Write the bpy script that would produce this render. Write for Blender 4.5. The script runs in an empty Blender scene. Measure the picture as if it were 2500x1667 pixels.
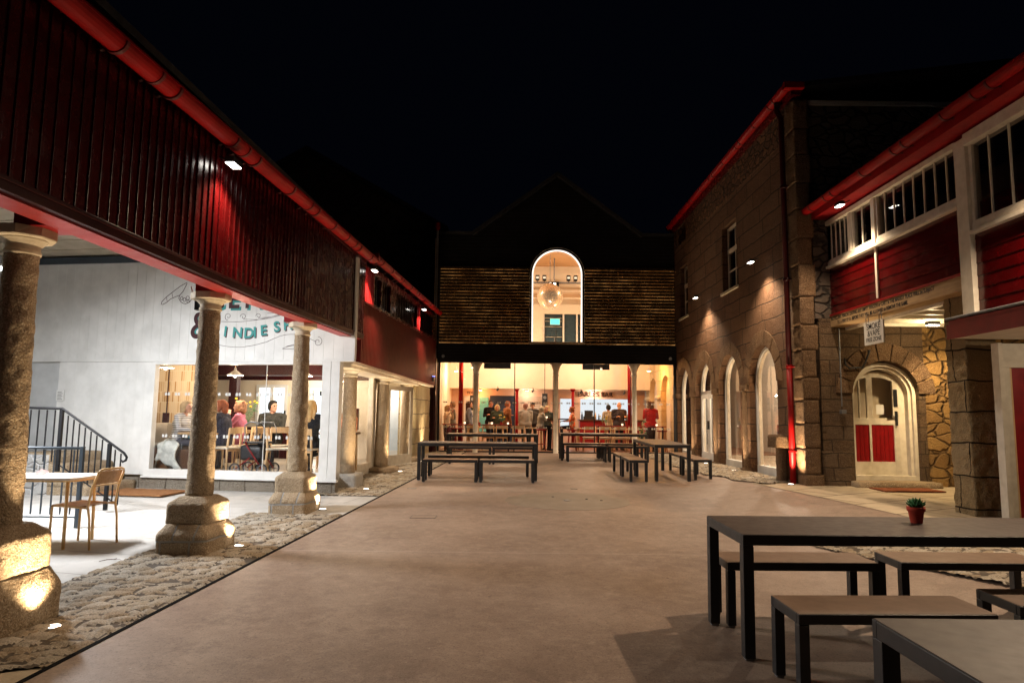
import bpy, math, random
import numpy as np
from mathutils import Matrix, Vector, noise
random.seed(7); np.random.seed(7)
PI = math.pi
S = bpy.context.scene
COL = S.collection

# ------------------------------------------------------------------ camera
cam_d = bpy.data.cameras.new('camera'); cam = bpy.data.objects.new('camera', cam_d); COL.objects.link(cam)
cam_d.sensor_width = 36.0; cam_d.lens = 36.0 * 1667 / 2500; cam_d.clip_end = 1000; cam_d.clip_start = 0.05
PITCH = math.atan(183.5 / 1667.0); ROLL = 0.0115
cam.matrix_world = Matrix.Translation((0, 0, 1.5)) @ Matrix.Rotation(PI / 2 + PITCH, 4, 'X') @ Matrix.Rotation(ROLL, 4, 'Z')
S.camera = cam
# ------------------------------------------------------------------ world (night sky)
w = bpy.data.worlds.new('World'); S.world = w; w.use_nodes = True
nt = w.node_tree; bg = nt.nodes['Background']
bg.inputs[0].default_value = (0.22, 0.32, 0.75, 1); bg.inputs[1].default_value = 0.0024
# ------------------------------------------------------------------ exposure
S.view_settings.view_transform = 'Standard'; S.view_settings.look = 'None'
S.view_settings.exposure = 0.0; S.view_settings.gamma = 1.0
S.cycles.max_bounces = 7; S.cycles.diffuse_bounces = 4; S.cycles.glossy_bounces = 3
S.cycles.transparent_max_bounces = 16; S.cycles.transmission_bounces = 4
S.cycles.caustics_reflective = False; S.cycles.caustics_refractive = False
S.cycles.sample_clamp_indirect = 3.0

FLOOD = 300.0      # power of the yard floodlights
UP = 380.0          # power of the in-ground uplights

# ------------------------------------------------------------------ helpers
WM = {}
def tag(o, label=None, cat=None, group=None, kind=None):
    if label: o['label'] = label
    if cat: o['category'] = cat
    if group: o['group'] = group
    if kind: o['kind'] = kind
    return o
def thing(name, label, cat, m=None, group=None):
    o = bpy.data.objects.new(name, None); COL.objects.link(o); o.empty_display_size = 0.1
    if m is None: m = Matrix.Identity(4)
    if not isinstance(m, Matrix): m = Matrix.Translation(m)
    o.matrix_world = m
    return tag(o, label, cat, group)
def TR(x, y, z=0, rz=0):
    return Matrix.Translation((x, y, z)) @ Matrix.Rotation(rz, 4, 'Z')
A_L = math.radians(2.02); A_W = math.atan2(.59, 3.88)
ML = TR(-3.35, 0, 0, -A_L)            # left colonnade: x towards yard, y along it
MW = TR(-2.86, 11.44, 0, -A_W)        # white boarded wall: x along it to the right, y = depth behind
def gz(x, y):
    z = 0.0174 * min(y, 21.8)
    t = min(1, max(0, (x - 3.2) / 1.8)); t = t * t * (3 - 2 * t)
    f = 1.0 if y < 12.4 else max(0.0, 1 - (y - 12.4) / 9.4)
    if y < 6: f = max(0.0, (y - 1) / 5.0)
    return z + t * 0.125 * f

class MB:
    def __init__(s): s.v = []; s.f = []; s.m = []
    def add(s, vs, fs, mi=0):
        b = len(s.v); s.v += [tuple(p) for p in vs]
        s.f += [tuple(i + b for i in f) for f in fs]; s.m += [mi] * len(fs); return s
    def box(s, x0, x1, y0, y1, z0, z1, mi=0, M=None):
        vs = [(x0, y0, z0), (x1, y0, z0), (x1, y1, z0), (x0, y1, z0), (x0, y0, z1), (x1, y0, z1), (x1, y1, z1), (x0, y1, z1)]
        if M is not None: vs = [M @ Vector(p) for p in vs]
        return s.add(vs, [(0, 3, 2, 1), (4, 5, 6, 7), (0, 1, 5, 4), (1, 2, 6, 5), (2, 3, 7, 6), (3, 0, 4, 7)], mi)
    def hexa(s, p, mi=0):      # 8 points, bottom ring then top ring
        return s.add(p, [(0, 3, 2, 1), (4, 5, 6, 7), (0, 1, 5, 4), (1, 2, 6, 5), (2, 3, 7, 6), (3, 0, 4, 7)], mi)
    def quad(s, a, b, c, d, mi=0): return s.add([a, b, c, d], [(0, 1, 2, 3)], mi)
    def lathe(s, prof, n=20, c=(0, 0), mi=0, M=None, caps=True, ph=0):
        vs = []; 
        for r, z in prof:
            for k in range(n):
                a = 2 * PI * k / n + ph; vs.append((c[0] + r * math.cos(a), c[1] + r * math.sin(a), z))
        if M is not None: vs = [M @ Vector(p) for p in vs]
        fs = []
        for i in range(len(prof) - 1):
            for k in range(n):
                k2 = (k + 1) % n; fs.append((i * n + k, i * n + k2, (i + 1) * n + k2, (i + 1) * n + k))
        if caps:
            fs.append(tuple(reversed(range(n)))); fs.append(tuple((len(prof) - 1) * n + k for k in range(n)))
        return s.add(vs, fs, mi)
    def tube(s, pts, r, n=8, mi=0, closed=False):
        pts = [Vector(p) for p in pts]; rs = r if isinstance(r, (list, tuple)) else [r] * len(pts)
        vs = []; up = None
        for i, p in enumerate(pts):
            if i == 0: t = pts[1] - p
            elif i == len(pts) - 1: t = p - pts[i - 1]
            else: t = (pts[i + 1] - p).normalized() + (p - pts[i - 1]).normalized()
            if t.length < 1e-9: t = Vector((0, 0, 1))
            t.normalize()
            if up is None:
                up = Vector((0, 0, 1)) if abs(t.z) < .9 else Vector((1, 0, 0))
            u = (up - t * up.dot(t))
            if u.length < 1e-6: u = t.orthogonal()
            u.normalize(); up = u; v = t.cross(u)
            for k in range(n):
                a = 2 * PI * k / n; vs.append(p + rs[i] * (math.cos(a) * u + math.sin(a) * v))
        fs = []
        for i in range(len(pts) - 1):
            for k in range(n):
                k2 = (k + 1) % n; fs.append((i * n + k, i * n + k2, (i + 1) * n + k2, (i + 1) * n + k))
        fs.append(tuple(reversed(range(n)))); fs.append(tuple((len(pts) - 1) * n + k for k in range(n)))
        return s.add(vs, fs, mi)
    def bar(s, a, b, w, h, mi=0):   # rectangular bar from a to b
        a = Vector(a); b = Vector(b); t = (b - a).normalized()
        up = Vector((0, 0, 1)) if abs(t.z) < .95 else Vector((0, 1, 0))
        u = t.cross(up).normalized() * (w / 2); v = t.cross(u).normalized() * (h / 2)
        return s.hexa([a - u - v, a + u - v, a + u + v, a - u + v, b - u - v, b + u - v, b + u + v, b - u + v], mi)
    def ell(s, c, r, nu=12, nv=8, mi=0, M=None):
        R = M if M is not None else Matrix.Identity(4)
        c = Vector(c); vs = [c + R @ Vector((0, 0, -r[2]))]
        for j in range(1, nv):
            t = -PI / 2 + PI * j / nv
            for k in range(nu):
                a = 2 * PI * k / nu
                vs.append(c + R @ Vector((r[0] * math.cos(t) * math.cos(a), r[1] * math.cos(t) * math.sin(a), r[2] * math.sin(t))))
        vs.append(c + R @ Vector((0, 0, r[2]))); L = len(vs) - 1; fs = []
        for k in range(nu):
            k2 = (k + 1) % nu; fs.append((0, 1 + k2, 1 + k)); fs.append((L, L - nu + k, L - nu + k2))
        for j in range(nv - 2):
            for k in range(nu):
                k2 = (k + 1) % nu; a = 1 + j * nu
                fs.append((a + k, a + k2, a + nu + k2, a + nu + k))
        return s.add(vs, fs, mi)
    def prism(s, poly, f0, f1, mi=0):      # poly of (u,v); f0/f1 map to 3D at the two ends
        n = len(poly); vs = [f0(*p) for p in poly] + [f1(*p) for p in poly]
        fs = [tuple(reversed(range(n))), tuple(range(n, 2 * n))] + [(k, (k + 1) % n, n + (k + 1) % n, n + k) for k in range(n)]
        return s.add(vs, fs, mi)
    def rough(s, x0, x1, y0, y1, z0, z1, d=0.06, amp=0.012, sc=9, mi=0, cham=0.0, ctop=None):
        # subdivided box with a noisy, worn surface
        nx, ny, nz = [max(1, int(round(abs(q) / d))) for q in (x1 - x0, y1 - y0, z1 - z0)]
        idx = {}; vs = []; fs = []
        cx, cy, cz = (x0 + x1) / 2, (y0 + y1) / 2, (z0 + z1) / 2
        hx, hy, hz = (x1 - x0) / 2, (y1 - y0) / 2, (z1 - z0) / 2
        def V(i, j, k):
            if (i, j, k) in idx: return idx[(i, j, k)]
            p = Vector((x0 + (x1 - x0) * i / nx, y0 + (y1 - y0) * j / ny, z0 + (z1 - z0) * k / nz))
            if cham > 0:   # round all vertical edges and corners
                q = Vector((max(abs(p.x - cx) - hx + cham, 0), max(abs(p.y - cy) - hy + cham, 0), max(abs(p.z - cz) - hz + min(cham, hz) , 0) if k > 0 else 0))
                L = q.length
                if L > cham:
                    f = 1 - cham / L
                    p = Vector((p.x - math.copysign(q.x * f, p.x - cx), p.y - math.copysign(q.y * f, p.y - cy), p.z - math.copysign(q.z * f, p.z - cz)))
            nn = noise.noise_vector(p * sc) + noise.noise_vector(p * sc * 2.7) * .5
            p = p + nn * amp
            idx[(i, j, k)] = len(vs); vs.append(p); return idx[(i, j, k)]
        for i in range(nx):
            for j in range(ny):
                fs.append((V(i, j, 0), V(i, j + 1, 0), V(i + 1, j + 1, 0), V(i + 1, j, 0)))
                fs.append((V(i, j, nz), V(i + 1, j, nz), V(i + 1, j + 1, nz), V(i, j + 1, nz)))
        for i in range(nx):
            for k in range(nz):
                fs.append((V(i, 0, k), V(i + 1, 0, k), V(i + 1, 0, k + 1), V(i, 0, k + 1)))
                fs.append((V(i, ny, k), V(i, ny, k + 1), V(i + 1, ny, k + 1), V(i + 1, ny, k)))
        for j in range(ny):
            for k in range(nz):
                fs.append((V(0, j, k), V(0, j, k + 1), V(0, j + 1, k + 1), V(0, j + 1, k)))
                fs.append((V(nx, j, k), V(nx, j + 1, k), V(nx, j + 1, k + 1), V(nx, j, k + 1)))
        return s.add(vs, fs, mi)
    def mesh(s, name, mats, smooth=False):
        me = bpy.data.meshes.new(name); me.from_pydata([tuple(p) for p in s.v], [], s.f)
        if not isinstance(mats, (list, tuple)): mats = [mats]
        for m in mats: me.materials.append(m)
        if len(mats) > 1: me.polygons.foreach_set('material_index', s.m)
        if smooth: me.polygons.foreach_set('use_smooth', [True] * len(me.polygons))
        me.update(); return me
    def build(s, name, mats, parent=None, smooth=False, M=None, bevel=0, auto=False):
        me = s.mesh(name, mats, smooth)
        o = bpy.data.objects.new(name, me); COL.objects.link(o)
        if parent is not None: o.parent = parent
        if M is not None:
            if parent is None: o.matrix_world = M
            else: o.matrix_local = M
        if bevel:
            b = o.modifiers.new('bevel', 'BEVEL'); b.width = bevel; b.segments = 2; b.limit_method = 'ANGLE'
        return o
def B(*a, **k): return MB().box(*a, **k)
def children(o): return [c for c in list(o.children)]
def copy_tree(o, parent=None):
    c = o.copy(); COL.objects.link(c)
    c.parent = parent
    for ch in children(o):
        copy_tree(ch, c)
    return c
def place(o, m, label=None, group=None):
    o.matrix_world = m
    if label: o['label'] = label
    if group: o['group'] = group
    return o

# ------------------------------------------------------------------ materials
class NT:
    def __init__(s, name):
        s.m = bpy.data.materials.new(name); s.m.use_nodes = True; s.t = s.m.node_tree
        s.b = s.t.nodes['Principled BSDF']; s.out = s.t.nodes['Material Output']
    def n(s, ty, **k):
        x = s.t.nodes.new(ty)
        for a, v in k.items():
            if a.startswith('_'): setattr(x, a[1:], v)
            elif a.startswith('i') and a[1:].isdigit(): s.set(x.inputs[int(a[1:])], v)
            else: s.set(x.inputs[a], v)
        return x
    def set(s, inp, v):
        if isinstance(v, bpy.types.NodeSocket): s.t.links.new(v, inp)
        elif isinstance(v, (tuple, list)) and len(v) == 3 and inp.type == 'RGBA': inp.default_value = (*v, 1)
        else: inp.default_value = v
    def coord(s): return s.n('ShaderNodeTexCoord').outputs['Object']
    def math(s, op, a, b=0.0, clamp=False):
        x = s.n('ShaderNodeMath', _operation=op, i0=a, i1=b); x.use_clamp = clamp; return x.outputs[0]
    def noise(s, vec, sc, det=4, rough=.55):
        return s.n('ShaderNodeTexNoise', Vector=vec, Scale=sc, Detail=det, Roughness=rough).outputs['Fac']
    def ramp(s, f, a, b): 
        x = s.n('ShaderNodeMapRange', i0=f, i1=a, i2=b); return x.outputs[0]
    def mix(s, f, a, b):
        x = s.n('ShaderNodeMix', _data_type='RGBA'); s.set(x.inputs[0], f); s.set(x.inputs[6], a); s.set(x.inputs[7], b); return x.outputs[2]
    def bump(s, h, st=.5, d=.01, nrm=None):
        x = s.n('ShaderNodeBump', Strength=st, Distance=d, Height=h)
        if nrm is not None: s.set(x.inputs['Normal'], nrm)
        return x.outputs[0]
    def fin(s, col=None, rough=None, nrm=None, metal=None, spec=None):
        if col is not None: s.set(s.b.inputs['Base Color'], col)
        if rough is not None: s.set(s.b.inputs['Roughness'], rough)
        if nrm is not None: s.set(s.b.inputs['Normal'], nrm)
        if metal is not None: s.b.inputs['Metallic'].default_value = metal
        if spec is not None: s.b.inputs['Specular IOR Level'].default_value = spec
        return s.m
def mott(name, c1, c2, sc=6, rough=.6, bump=.2, bsc=60, bd=.004, spec=.4, metal=0):
    N = NT(name); c = N.coord()
    f = N.ramp(N.noise(c, sc, 5), .35, .65)
    r = N.math('ADD', N.math('MULTIPLY', N.noise(c, sc * 2.3, 3), .25), rough - .12)
    return N.fin(N.mix(f, c1, c2), r, N.bump(N.noise(c, bsc, 3), bump, bd), metal, spec)
def plain(name, c, rough=.5, metal=0, spec=.4):
    k = .85
    return mott(name, tuple(x * k for x in c), c, 9, rough, .08, 90, .002, spec, metal)
def emis(name, c, st):
    N = NT(name); N.b.inputs['Base Color'].default_value = (.02, .02, .02, 1)
    N.b.inputs['Emission Color'].default_value = (*c, 1); N.b.inputs['Emission Strength'].default_value = st; return N.m
def uv_vec(N, ax):       # (along wall, height, 0)
    sp = N.n('ShaderNodeSeparateXYZ', i0=N.coord())
    return N.n('ShaderNodeCombineXYZ', i0=sp.outputs[ax], i1=sp.outputs[2], i2=0.0).outputs[0], sp
def granite(name, c1, c2, c3, ax=None, bw=.9, bh=.34, mortar=(.16, .13, .10), bd=.02, sp_sc=90):
    N = NT(name); c = N.coord()
    big = N.ramp(N.noise(c, 2.2, 5), .3, .7); col = N.mix(big, c1, c2)
    sk = N.ramp(N.noise(c, sp_sc, 2), .5, .62); col = N.mix(N.math('MULTIPLY', sk, .7), col, c3)
    dk = N.ramp(N.noise(c, sp_sc * .8 + 13, 2), .56, .66); col = N.mix(N.math('MULTIPLY', dk, .6), col, tuple(x * .3 for x in c2))
    lich = N.ramp(N.noise(c, 7, 5, .7), .62, .75); col = N.mix(N.math('MULTIPLY', lich, .35), col, (.12, .10, .05))
    h = N.math('ADD', N.noise(c, 42, 4, .7), N.math('MULTIPLY', N.noise(c, 9, 4), 1.2))
    if ax is not None:
        v, _ = uv_vec(N, ax)
        wob = N.n('ShaderNodeTexNoise', Vector=c, Scale=1.6, Detail=2.0)
        v2 = N.n('ShaderNodeVectorMath', _operation='MULTIPLY_ADD', i0=wob.outputs['Color'], i1=(.16, .10, 0), i2=v).outputs[0]
        br = N.n('ShaderNodeTexBrick', Vector=v2, Color1=(0, 0, 0), Color2=(1, 1, 1), Mortar=(0, 0, 0), Scale=1.0)
        br.inputs['Mortar Size'].default_value = .012; br.inputs['Mortar Smooth'].default_value = .35
        br.inputs['Brick Width'].default_value = bw; br.inputs['Row Height'].default_value = bh
        br.offset = .37; br.squash = 1.35; br.squash_frequency = 3
        tint = N.math('MULTIPLY', br.outputs['Color'], .80)
        col = N.mix(tint, col, N.mix(.5, c2, c3))
        col = N.mix(br.outputs['Fac'], col, mortar)
        h = N.math('SUBTRACT', h, N.math('MULTIPLY', br.outputs['Fac'], 2.2))
    return N.fin(col, .85, N.bump(h, 1.0, bd * 1.5), spec=.2)
def rubble(name, c1, c2, mortar, sc=4.0, bd=.03):
    N = NT(name); c = N.coord()
    mp = N.n('ShaderNodeMapping', Vector=c, Scale=(1, 1, 1.7)).outputs[0]
    wob = N.n('ShaderNodeTexNoise', Vector=c, Scale=3.0, Detail=3.0)
    v = N.n('ShaderNodeVectorMath', _operation='MULTIPLY_ADD', i0=wob.outputs['Color'], i1=(.25, .25, .25), i2=mp).outputs[0]
    e = N.n('ShaderNodeTexVoronoi', _feature='DISTANCE_TO_EDGE', Vector=v, Scale=sc).outputs['Distance']
    k = N.n('ShaderNodeTexVoronoi', Vector=v, Scale=sc).outputs['Color']
    g = N.ramp(e, .02, .10)
    kc = N.n('ShaderNodeSeparateColor', i0=k).outputs[0]
    col = N.mix(kc, c1, c2); col = N.mix(N.math('MULTIPLY', N.ramp(N.noise(c, 60, 3), .4, .7), .4), col, tuple(x * .4 for x in c1))
    col = N.mix(g, mortar, col)
    h = N.math('ADD', N.math('MULTIPLY', g, 1.6), N.math('ADD', N.noise(c, 30, 4, .7), N.math('MULTIPLY', kc, .7)))
    return N.fin(col, .88, N.bump(h, .9, bd), spec=.25)
def glass_mat(name, tint=(1, 1, 1), refl=.10, rough=.02):
    N = NT(name); N.t.nodes.remove(N.b)
    tr = N.n('ShaderNodeBsdfTransparent', Color=(*tint, 1)); gl = N.n('ShaderNodeBsdfGlossy', Roughness=rough)
    lw = N.n('ShaderNodeLayerWeight', Blend=.12)
    f = N.math('ADD', N.math('MULTIPLY', lw.outputs['Fresnel'], .30), refl * .25)
    mx = N.n('ShaderNodeMixShader', i0=f, i1=tr.outputs[0], i2=gl.outputs[0])
    N.t.links.new(mx.outputs[0], N.out.inputs[0]); return N.m
def wood_mat(name, c1, c2, rough=.5, ax='x', sc=5):
    N = NT(name); c = N.coord()
    s3 = {'x': (.12, 1, 1), 'y': (1, .12, 1), 'z': (1, 1, .12)}[ax]
    mp = N.n('ShaderNodeMapping', Vector=c, Scale=s3).outputs[0]
    f = N.ramp(N.noise(mp, sc * 6, 5, .6), .35, .68)
    return N.fin(N.mix(f, c1, c2), rough, N.bump(N.noise(mp, sc * 14, 3), .15, .003), spec=.35)

G1 = (.38, .285, .18); G2 = (.25, .175, .105); G3 = (.55, .46, .34)
m_gran = granite('granite', G1, G2, G3, bd=.02)
m_gran_grey = granite('grey_granite', (.40, .38, .34), (.32, .30, .27), (.5, .48, .44), bd=.012)
m_ashy = granite('granite_ashlar_side', (.150, .070, .034), (.075, .034, .018), (.27, .165, .095), ax=1, bw=1.05, bh=.36, mortar=(.03, .02, .013), bd=.035)
m_ashx = granite('granite_ashlar_front', (.15, .088, .045), (.075, .042, .022), (.24, .175, .115), ax=0, bw=.55, bh=.24, mortar=(.075, .05, .03), bd=.035)
m_ashx2 = granite('plinth_ashlar', (.27, .24, .19), (.17, .13, .09), (.42, .38, .32), ax=0, bw=.5, bh=.23, bd=.03)
m_rub = rubble('rubble_stone', (.22, .11, .05), (.10, .05, .028), (.04, .026, .016), 4.6, .05)
m_rub_pl = rubble('plinth_rubble', (.34, .27, .19), (.25, .19, .13), (.30, .30, .29), 3.4, .012)
m_rub_back = rubble('porch_rubble', (.36, .215, .075), (.24, .135, .052), (.13, .075, .03), 3.0, .05)
m_rub_dark = rubble('dark_rubble', (.12, .09, .07), (.08, .06, .045), (.03, .024, .02), 3.2)
m_rub_white = rubble('limewashed_rubble', (.45, .45, .44), (.33, .31, .28), (.5, .5, .5), 3.4, .02)
m_red = mott('dark_red_paint', (.028, .0006, .0009), (.044, .0009, .0013), 4, .26, .25, 40, .003, .3)
m_red2 = mott('wing_red_paint', (.085, .005, .003), (.12, .007, .004), 4, .5, .2, 40, .003, .25)
m_redv = mott('maroon_paint', (.018, .0009, .0012), (.028, .0012, .0018), 4, .4, .10, 40, .003, .2)
m_gut = mott('red_gutter_paint', (.15, .0008, .0012), (.23, .0012, .0019), 3, .5, .06, 50, .002, .16)
m_gutj = mott('dark_gutter_band', (.05, .003, .004), (.08, .004, .005), 5, .5, .1, 50, .002, .4)
m_soff = mott('soffit_red_paint', (.24, .009, .009), (.30, .012, .011), 4, .45, .08, 60, .002, .4)
m_redpanel = mott('bright_red_paint', (.20, .004, .006), (.27, .006, .008), 6, .4, .1, 60, .002, .4)
m_white = mott('white_paint', (.62, .62, .60), (.74, .74, .72), 3, .5, .08, 60, .002, .35)
m_whitew = mott('warm_white_paint', (.60, .54, .44), (.72, .66, .55), 8, .5, .15, 60, .003, .35)
m_cream = mott('cream_plaster', (.66, .56, .42), (.74, .64, .49), 2, .7, .06, 40, .002, .2)
m_greywhite = mott('pale_grey_panel', (.45, .46, .46), (.55, .56, .56), 3, .5, .05, 60, .002, .3)
m_lead = mott('lead_sheet', (.08, .09, .10), (.16, .17, .18), 6, .45, .3, 30, .006, .5)
m_black = mott('black_metal', (.0065, .007, .009), (.011, .012, .015), 8, .45, .08, 80, .001, .5)
m_iron = mott('wrought_iron_paint', (.004, .004, .005), (.007, .007, .008), 8, .6, .1, 60, .001, .2)
m_blackm = mott('matt_black_boards', (.007, .007, .008), (.012, .012, .013), 3, .6, .2, 30, .004, .3)
m_ttop = mott('table_laminate', (.060, .041, .033), (.085, .060, .049), 7, .5, .05, 120, .001, .22)
m_btop = mott('bench_laminate', (.165, .100, .062), (.205, .128, .082), 7, .5, .05, 120, .001, .22)
m_grey = mott('galvanised_steel', (.22, .23, .25), (.30, .31, .33), 8, .4, .1, 60, .002, .5, .6)
m_bluegrey = plain('blue_grey_paint', (.045, .062, .08), .5)
m_slate = mott('slate_roof', (.012, .012, .014), (.03, .03, .034), 9, .6, .4, 30, .006, .3)
m_pine = wood_mat('pale_pine', (.62, .40, .20), (.74, .52, .29), .45, 'z')
m_oak = wood_mat('oak_boards', (.42, .27, .13), (.52, .36, .19), .5, 'x')
m_ply = wood_mat('brown_ply', (.40, .20, .07), (.52, .29, .12), .45, 'x')
m_yel = mott('cream_powder_coat', (.74, .46, .20), (.80, .53, .25), 8, .4, .04, 60, .001, .4)
m_dwood = wood_mat('dark_walnut', (.06, .025, .012), (.10, .045, .02), .35, 'x')
m_lint = wood_mat('old_lintel_timber', (.34, .22, .11), (.48, .33, .17), .7, 'y')
m_glass = glass_mat('window_glass')
m_glassd = glass_mat('dark_window_glass', (.75, .75, .75), .25)
m_lampw = emis('lamp_face_cool', (1, .93, .84), 22)
m_lampg = emis('ground_lamp_face', (1, .86, .70), 9)
m_lampi = emis('indoor_lamp_face', (1, .85, .62), 14)
m_tubew = emis('tube_face', (.92, .97, 1), 14)
m_kit = emis('lit_kitchen_pane', (.86, .95, 1.0), 1.5)
m_blackhole = plain('unlit_interior', (.004, .004, .005), .9, 0, .1)
m_letd = plain('dark_maroon_lettering', (.045, .006, .010), .6)
m_lett = plain('teal_lettering', (.035, .30, .29), .6)
m_letk = plain('black_lettering', (.012, .012, .014), .6)
m_terra = mott('terracotta', (.38, .045, .025), (.46, .06, .035), 12, .7, .2, 60, .002, .2)
m_leaf = mott('succulent_leaf', (.035, .14, .045), (.07, .24, .09), 20, .45, .1, 60, .002, .4)
m_soil = plain('soil', (.03, .02, .012), .9)
def mirror():
    N = NT('mirror_tiles'); c = N.coord(); v = N.n('ShaderNodeTexVoronoi', Vector=c, Scale=26.0); f = N.n('ShaderNodeSeparateColor', i0=v.outputs['Color']).outputs[0]
    return N.fin(N.mix(f, (.98, .86, .68), (.80, .62, .42)), N.math('ADD', N.math('MULTIPLY', f, .25), .14), metal=.5)
m_mirror = mirror()

# concrete yard
def concrete():
    N = NT('tinted_concrete'); c = N.coord()
    f = N.ramp(N.noise(c, .55, 6, .6), .32, .68); col = N.mix(f, (.175, .120, .090), (.285, .212, .168))
    col = N.mix(N.math('MULTIPLY', N.ramp(N.noise(c, 7, 8, .85), .48, .66), .75), col, (.36, .275, .215))
    col = N.mix(N.math('MULTIPLY', N.ramp(N.noise(c, 4.3, 8, .85), .50, .68), .70), col, (.095, .060, .048))
    st = N.n('ShaderNodeMapping', Vector=c, Scale=(2.2, .35, 1)).outputs[0]
    col = N.mix(N.math('MULTIPLY', N.ramp(N.noise(st, 1.6, 6, .65), .5, .75), .5), col, (.30, .225, .175))
    col = N.mix(N.math('MULTIPLY', N.ramp(N.noise(c, 1.9, 5, .7), .5, .72), .4), col, (.125, .082, .062))
    col = N.mix(N.math('MULTIPLY', N.ramp(N.noise(c, 170, 2), .5, .75), .35), col, (.42, .34, .27))
    col = N.mix(N.math('MULTIPLY', N.ramp(N.noise(c, 75, 2), .55, .68), .55), col, (.10, .065, .048))
    col = N.mix(N.math('MULTIPLY', N.ramp(N.noise(c, 40, 4, .8), .60, .72), .5), col, (.36, .29, .23))
    for k_, (sx_, th_) in enumerate(((2.6, .035), (4.1, .03))):
        vv = N.n('ShaderNodeTexVoronoi', Vector=c, Scale=sx_); dd = N.math('LESS_THAN', vv.outputs['Distance'], th_); col = N.mix(N.math('MULTIPLY', dd, .7), col, ((.06, .045, .035), (.40, .36, .31))[k_])
    sp = N.n('ShaderNodeSeparateXYZ', i0=c)
    for yy in (7.15, 2.2, 16.6):
        d = N.math('ABSOLUTE', N.math('SUBTRACT', sp.outputs[1], yy)); k = N.math('LESS_THAN', d, .008)
        col = N.mix(N.math('MULTIPLY', k, .5), col, (.42, .37, .33) if yy == 7.15 else (.1, .07, .06))
    r = N.math('ADD', N.math('MULTIPLY', N.noise(c, 1.3, 4), .25), .42)
    return N.fin(col, r, N.bump(N.math('ADD', N.noise(c, 150, 3), N.noise(c, 12, 3)), .35, .003), spec=.35)
m_conc = concrete()
def paving(name, c1, c2, bw, bh, rot, mort, js=.010):
    N = NT(name); c = N.coord()
    wob = N.n('ShaderNodeTexNoise', Vector=c, Scale=1.2, Detail=2.0)
    v = N.n('ShaderNodeVectorMath', _operation='MULTIPLY_ADD', i0=wob.outputs['Color'], i1=(.05, .05, 0), i2=c).outputs[0]
    v = N.n('ShaderNodeMapping', Vector=v, Rotation=(0, 0, rot)).outputs[0]
    br = N.n('ShaderNodeTexBrick', Vector=v, Color1=(.1, .1, .1), Color2=(1, 1, 1), Mortar=(0, 0, 0), Scale=1.0)
    br.inputs['Mortar Size'].default_value = js; br.inputs['Brick Width'].default_value = bw; br.inputs['Row Height'].default_value = bh
    br.offset = .4; br.squash = 1.3; br.squash_frequency = 2
    col = N.mix(br.outputs['Color'], c1, c2)
    col = N.mix(N.math('MULTIPLY', N.ramp(N.noise(c, 3, 5, .65), .45, .7), .5), col, tuple(x * .62 for x in c1))
    col = N.mix(br.outputs['Fac'], col, mort)
    h = N.math('SUBTRACT', N.math('ADD', N.noise(c, 40, 4, .6), N.noise(c, 5, 3)), N.math('MULTIPLY', br.outputs['Fac'], 1.5))
    return N.fin(col, .75, N.bump(h, .5, .008), spec=.3)
m_pavL = paving('left_flagstones', (.40, .39, .37), (.48, .47, .45), 1.5, .75, .2, (.16, .15, .13), .005)
m_pavR = paving('right_flagstones', (.36, .29, .20), (.46, .38, .27), 1.1, .8, -.5, (.07, .05, .035), .012)
m_cob2 = granite('cobble_stone_brown', (.28, .22, .15), (.21, .16, .105), (.38, .32, .24), bd=.006); m_cob3 = granite('cobble_stone_pale', (.38, .335, .27), (.30, .26, .205), (.46, .42, .36), bd=.006)
m_quoin = granite('quoin_granite', (.185, .105, .052), (.10, .055, .03), (.34, .24, .15), bd=.03)
m_joint = mott('joint_soil', (.055, .042, .03), (.09, .07, .05), 9, .9, .3)
m_cob = granite('cobble_stone', (.33, .285, .22), (.24, .20, .15), (.44, .40, .33), bd=.006)

# ------------------------------------------------------------------ ground
mb = MB()
ys = [-60, 0, 21.8, 300]; xs = [-200, 200]
for i in range(3):
    y0, y1 = ys[i], ys[i + 1]
    mb.quad((-200, y0, .0174 * min(y0, 21.8) - .05), (200, y0, .0174 * min(y0, 21.8) - .05), (200, y1, .0174 * min(y1, 21.8) - .05), (-200, y1, .0174 * min(y1, 21.8) - .05))
tag(mb.build('ground', m_soil), kind='structure')
def kx(y): return -2.83 + .0661 * y            # edge of the concrete along the left cobbles
def sheet(name, x0f, x1f, y0, y1, mat, dz, nx=12, dy=.5, hf=None, smooth=True):
    mb = MB(); ny = max(1, int((y1 - y0) / dy)); vs = []; fs = []
    for j in range(ny + 1):
        y = y0 + (y1 - y0) * j / ny; a, b = x0f(y), x1f(y)
        for i in range(nx + 1):
            x = a + (b - a) * i / nx; vs.append((x, y, gz(x, y) + dz))
    for j in range(ny):
        for i in range(nx):
            a = j * (nx + 1) + i; fs.append((a, a + 1, a + nx + 2, a + nx + 1))
    mb.add(vs, fs); return tag(mb.build(name, mat, None, smooth), kind='structure')
RX = lambda y: 3.9 + .25 * math.sin(y * .35 + 1) if y > 8.2 else 3.9 + .25 * math.sin(8.2 * .35 + 1) + max(0, (8.2 - y) * 1.1)
sheet('courtyard', kx, lambda y: 7.5 if y < 8 else 5.25, -3, 21.75, m_conc, 0.0, 20)
sheet('paved_terrace', lambda y: -9.5, lambda y: -3.35 + .0353 * y - .45, -3, 12.6, m_pavL, .004, 10)
def exf(y): return 4.0 if y >= 16 else 4.0 + (16 - y) * .158 if y > 9.5 else 5.03 + (9.5 - y) * .12
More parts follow.
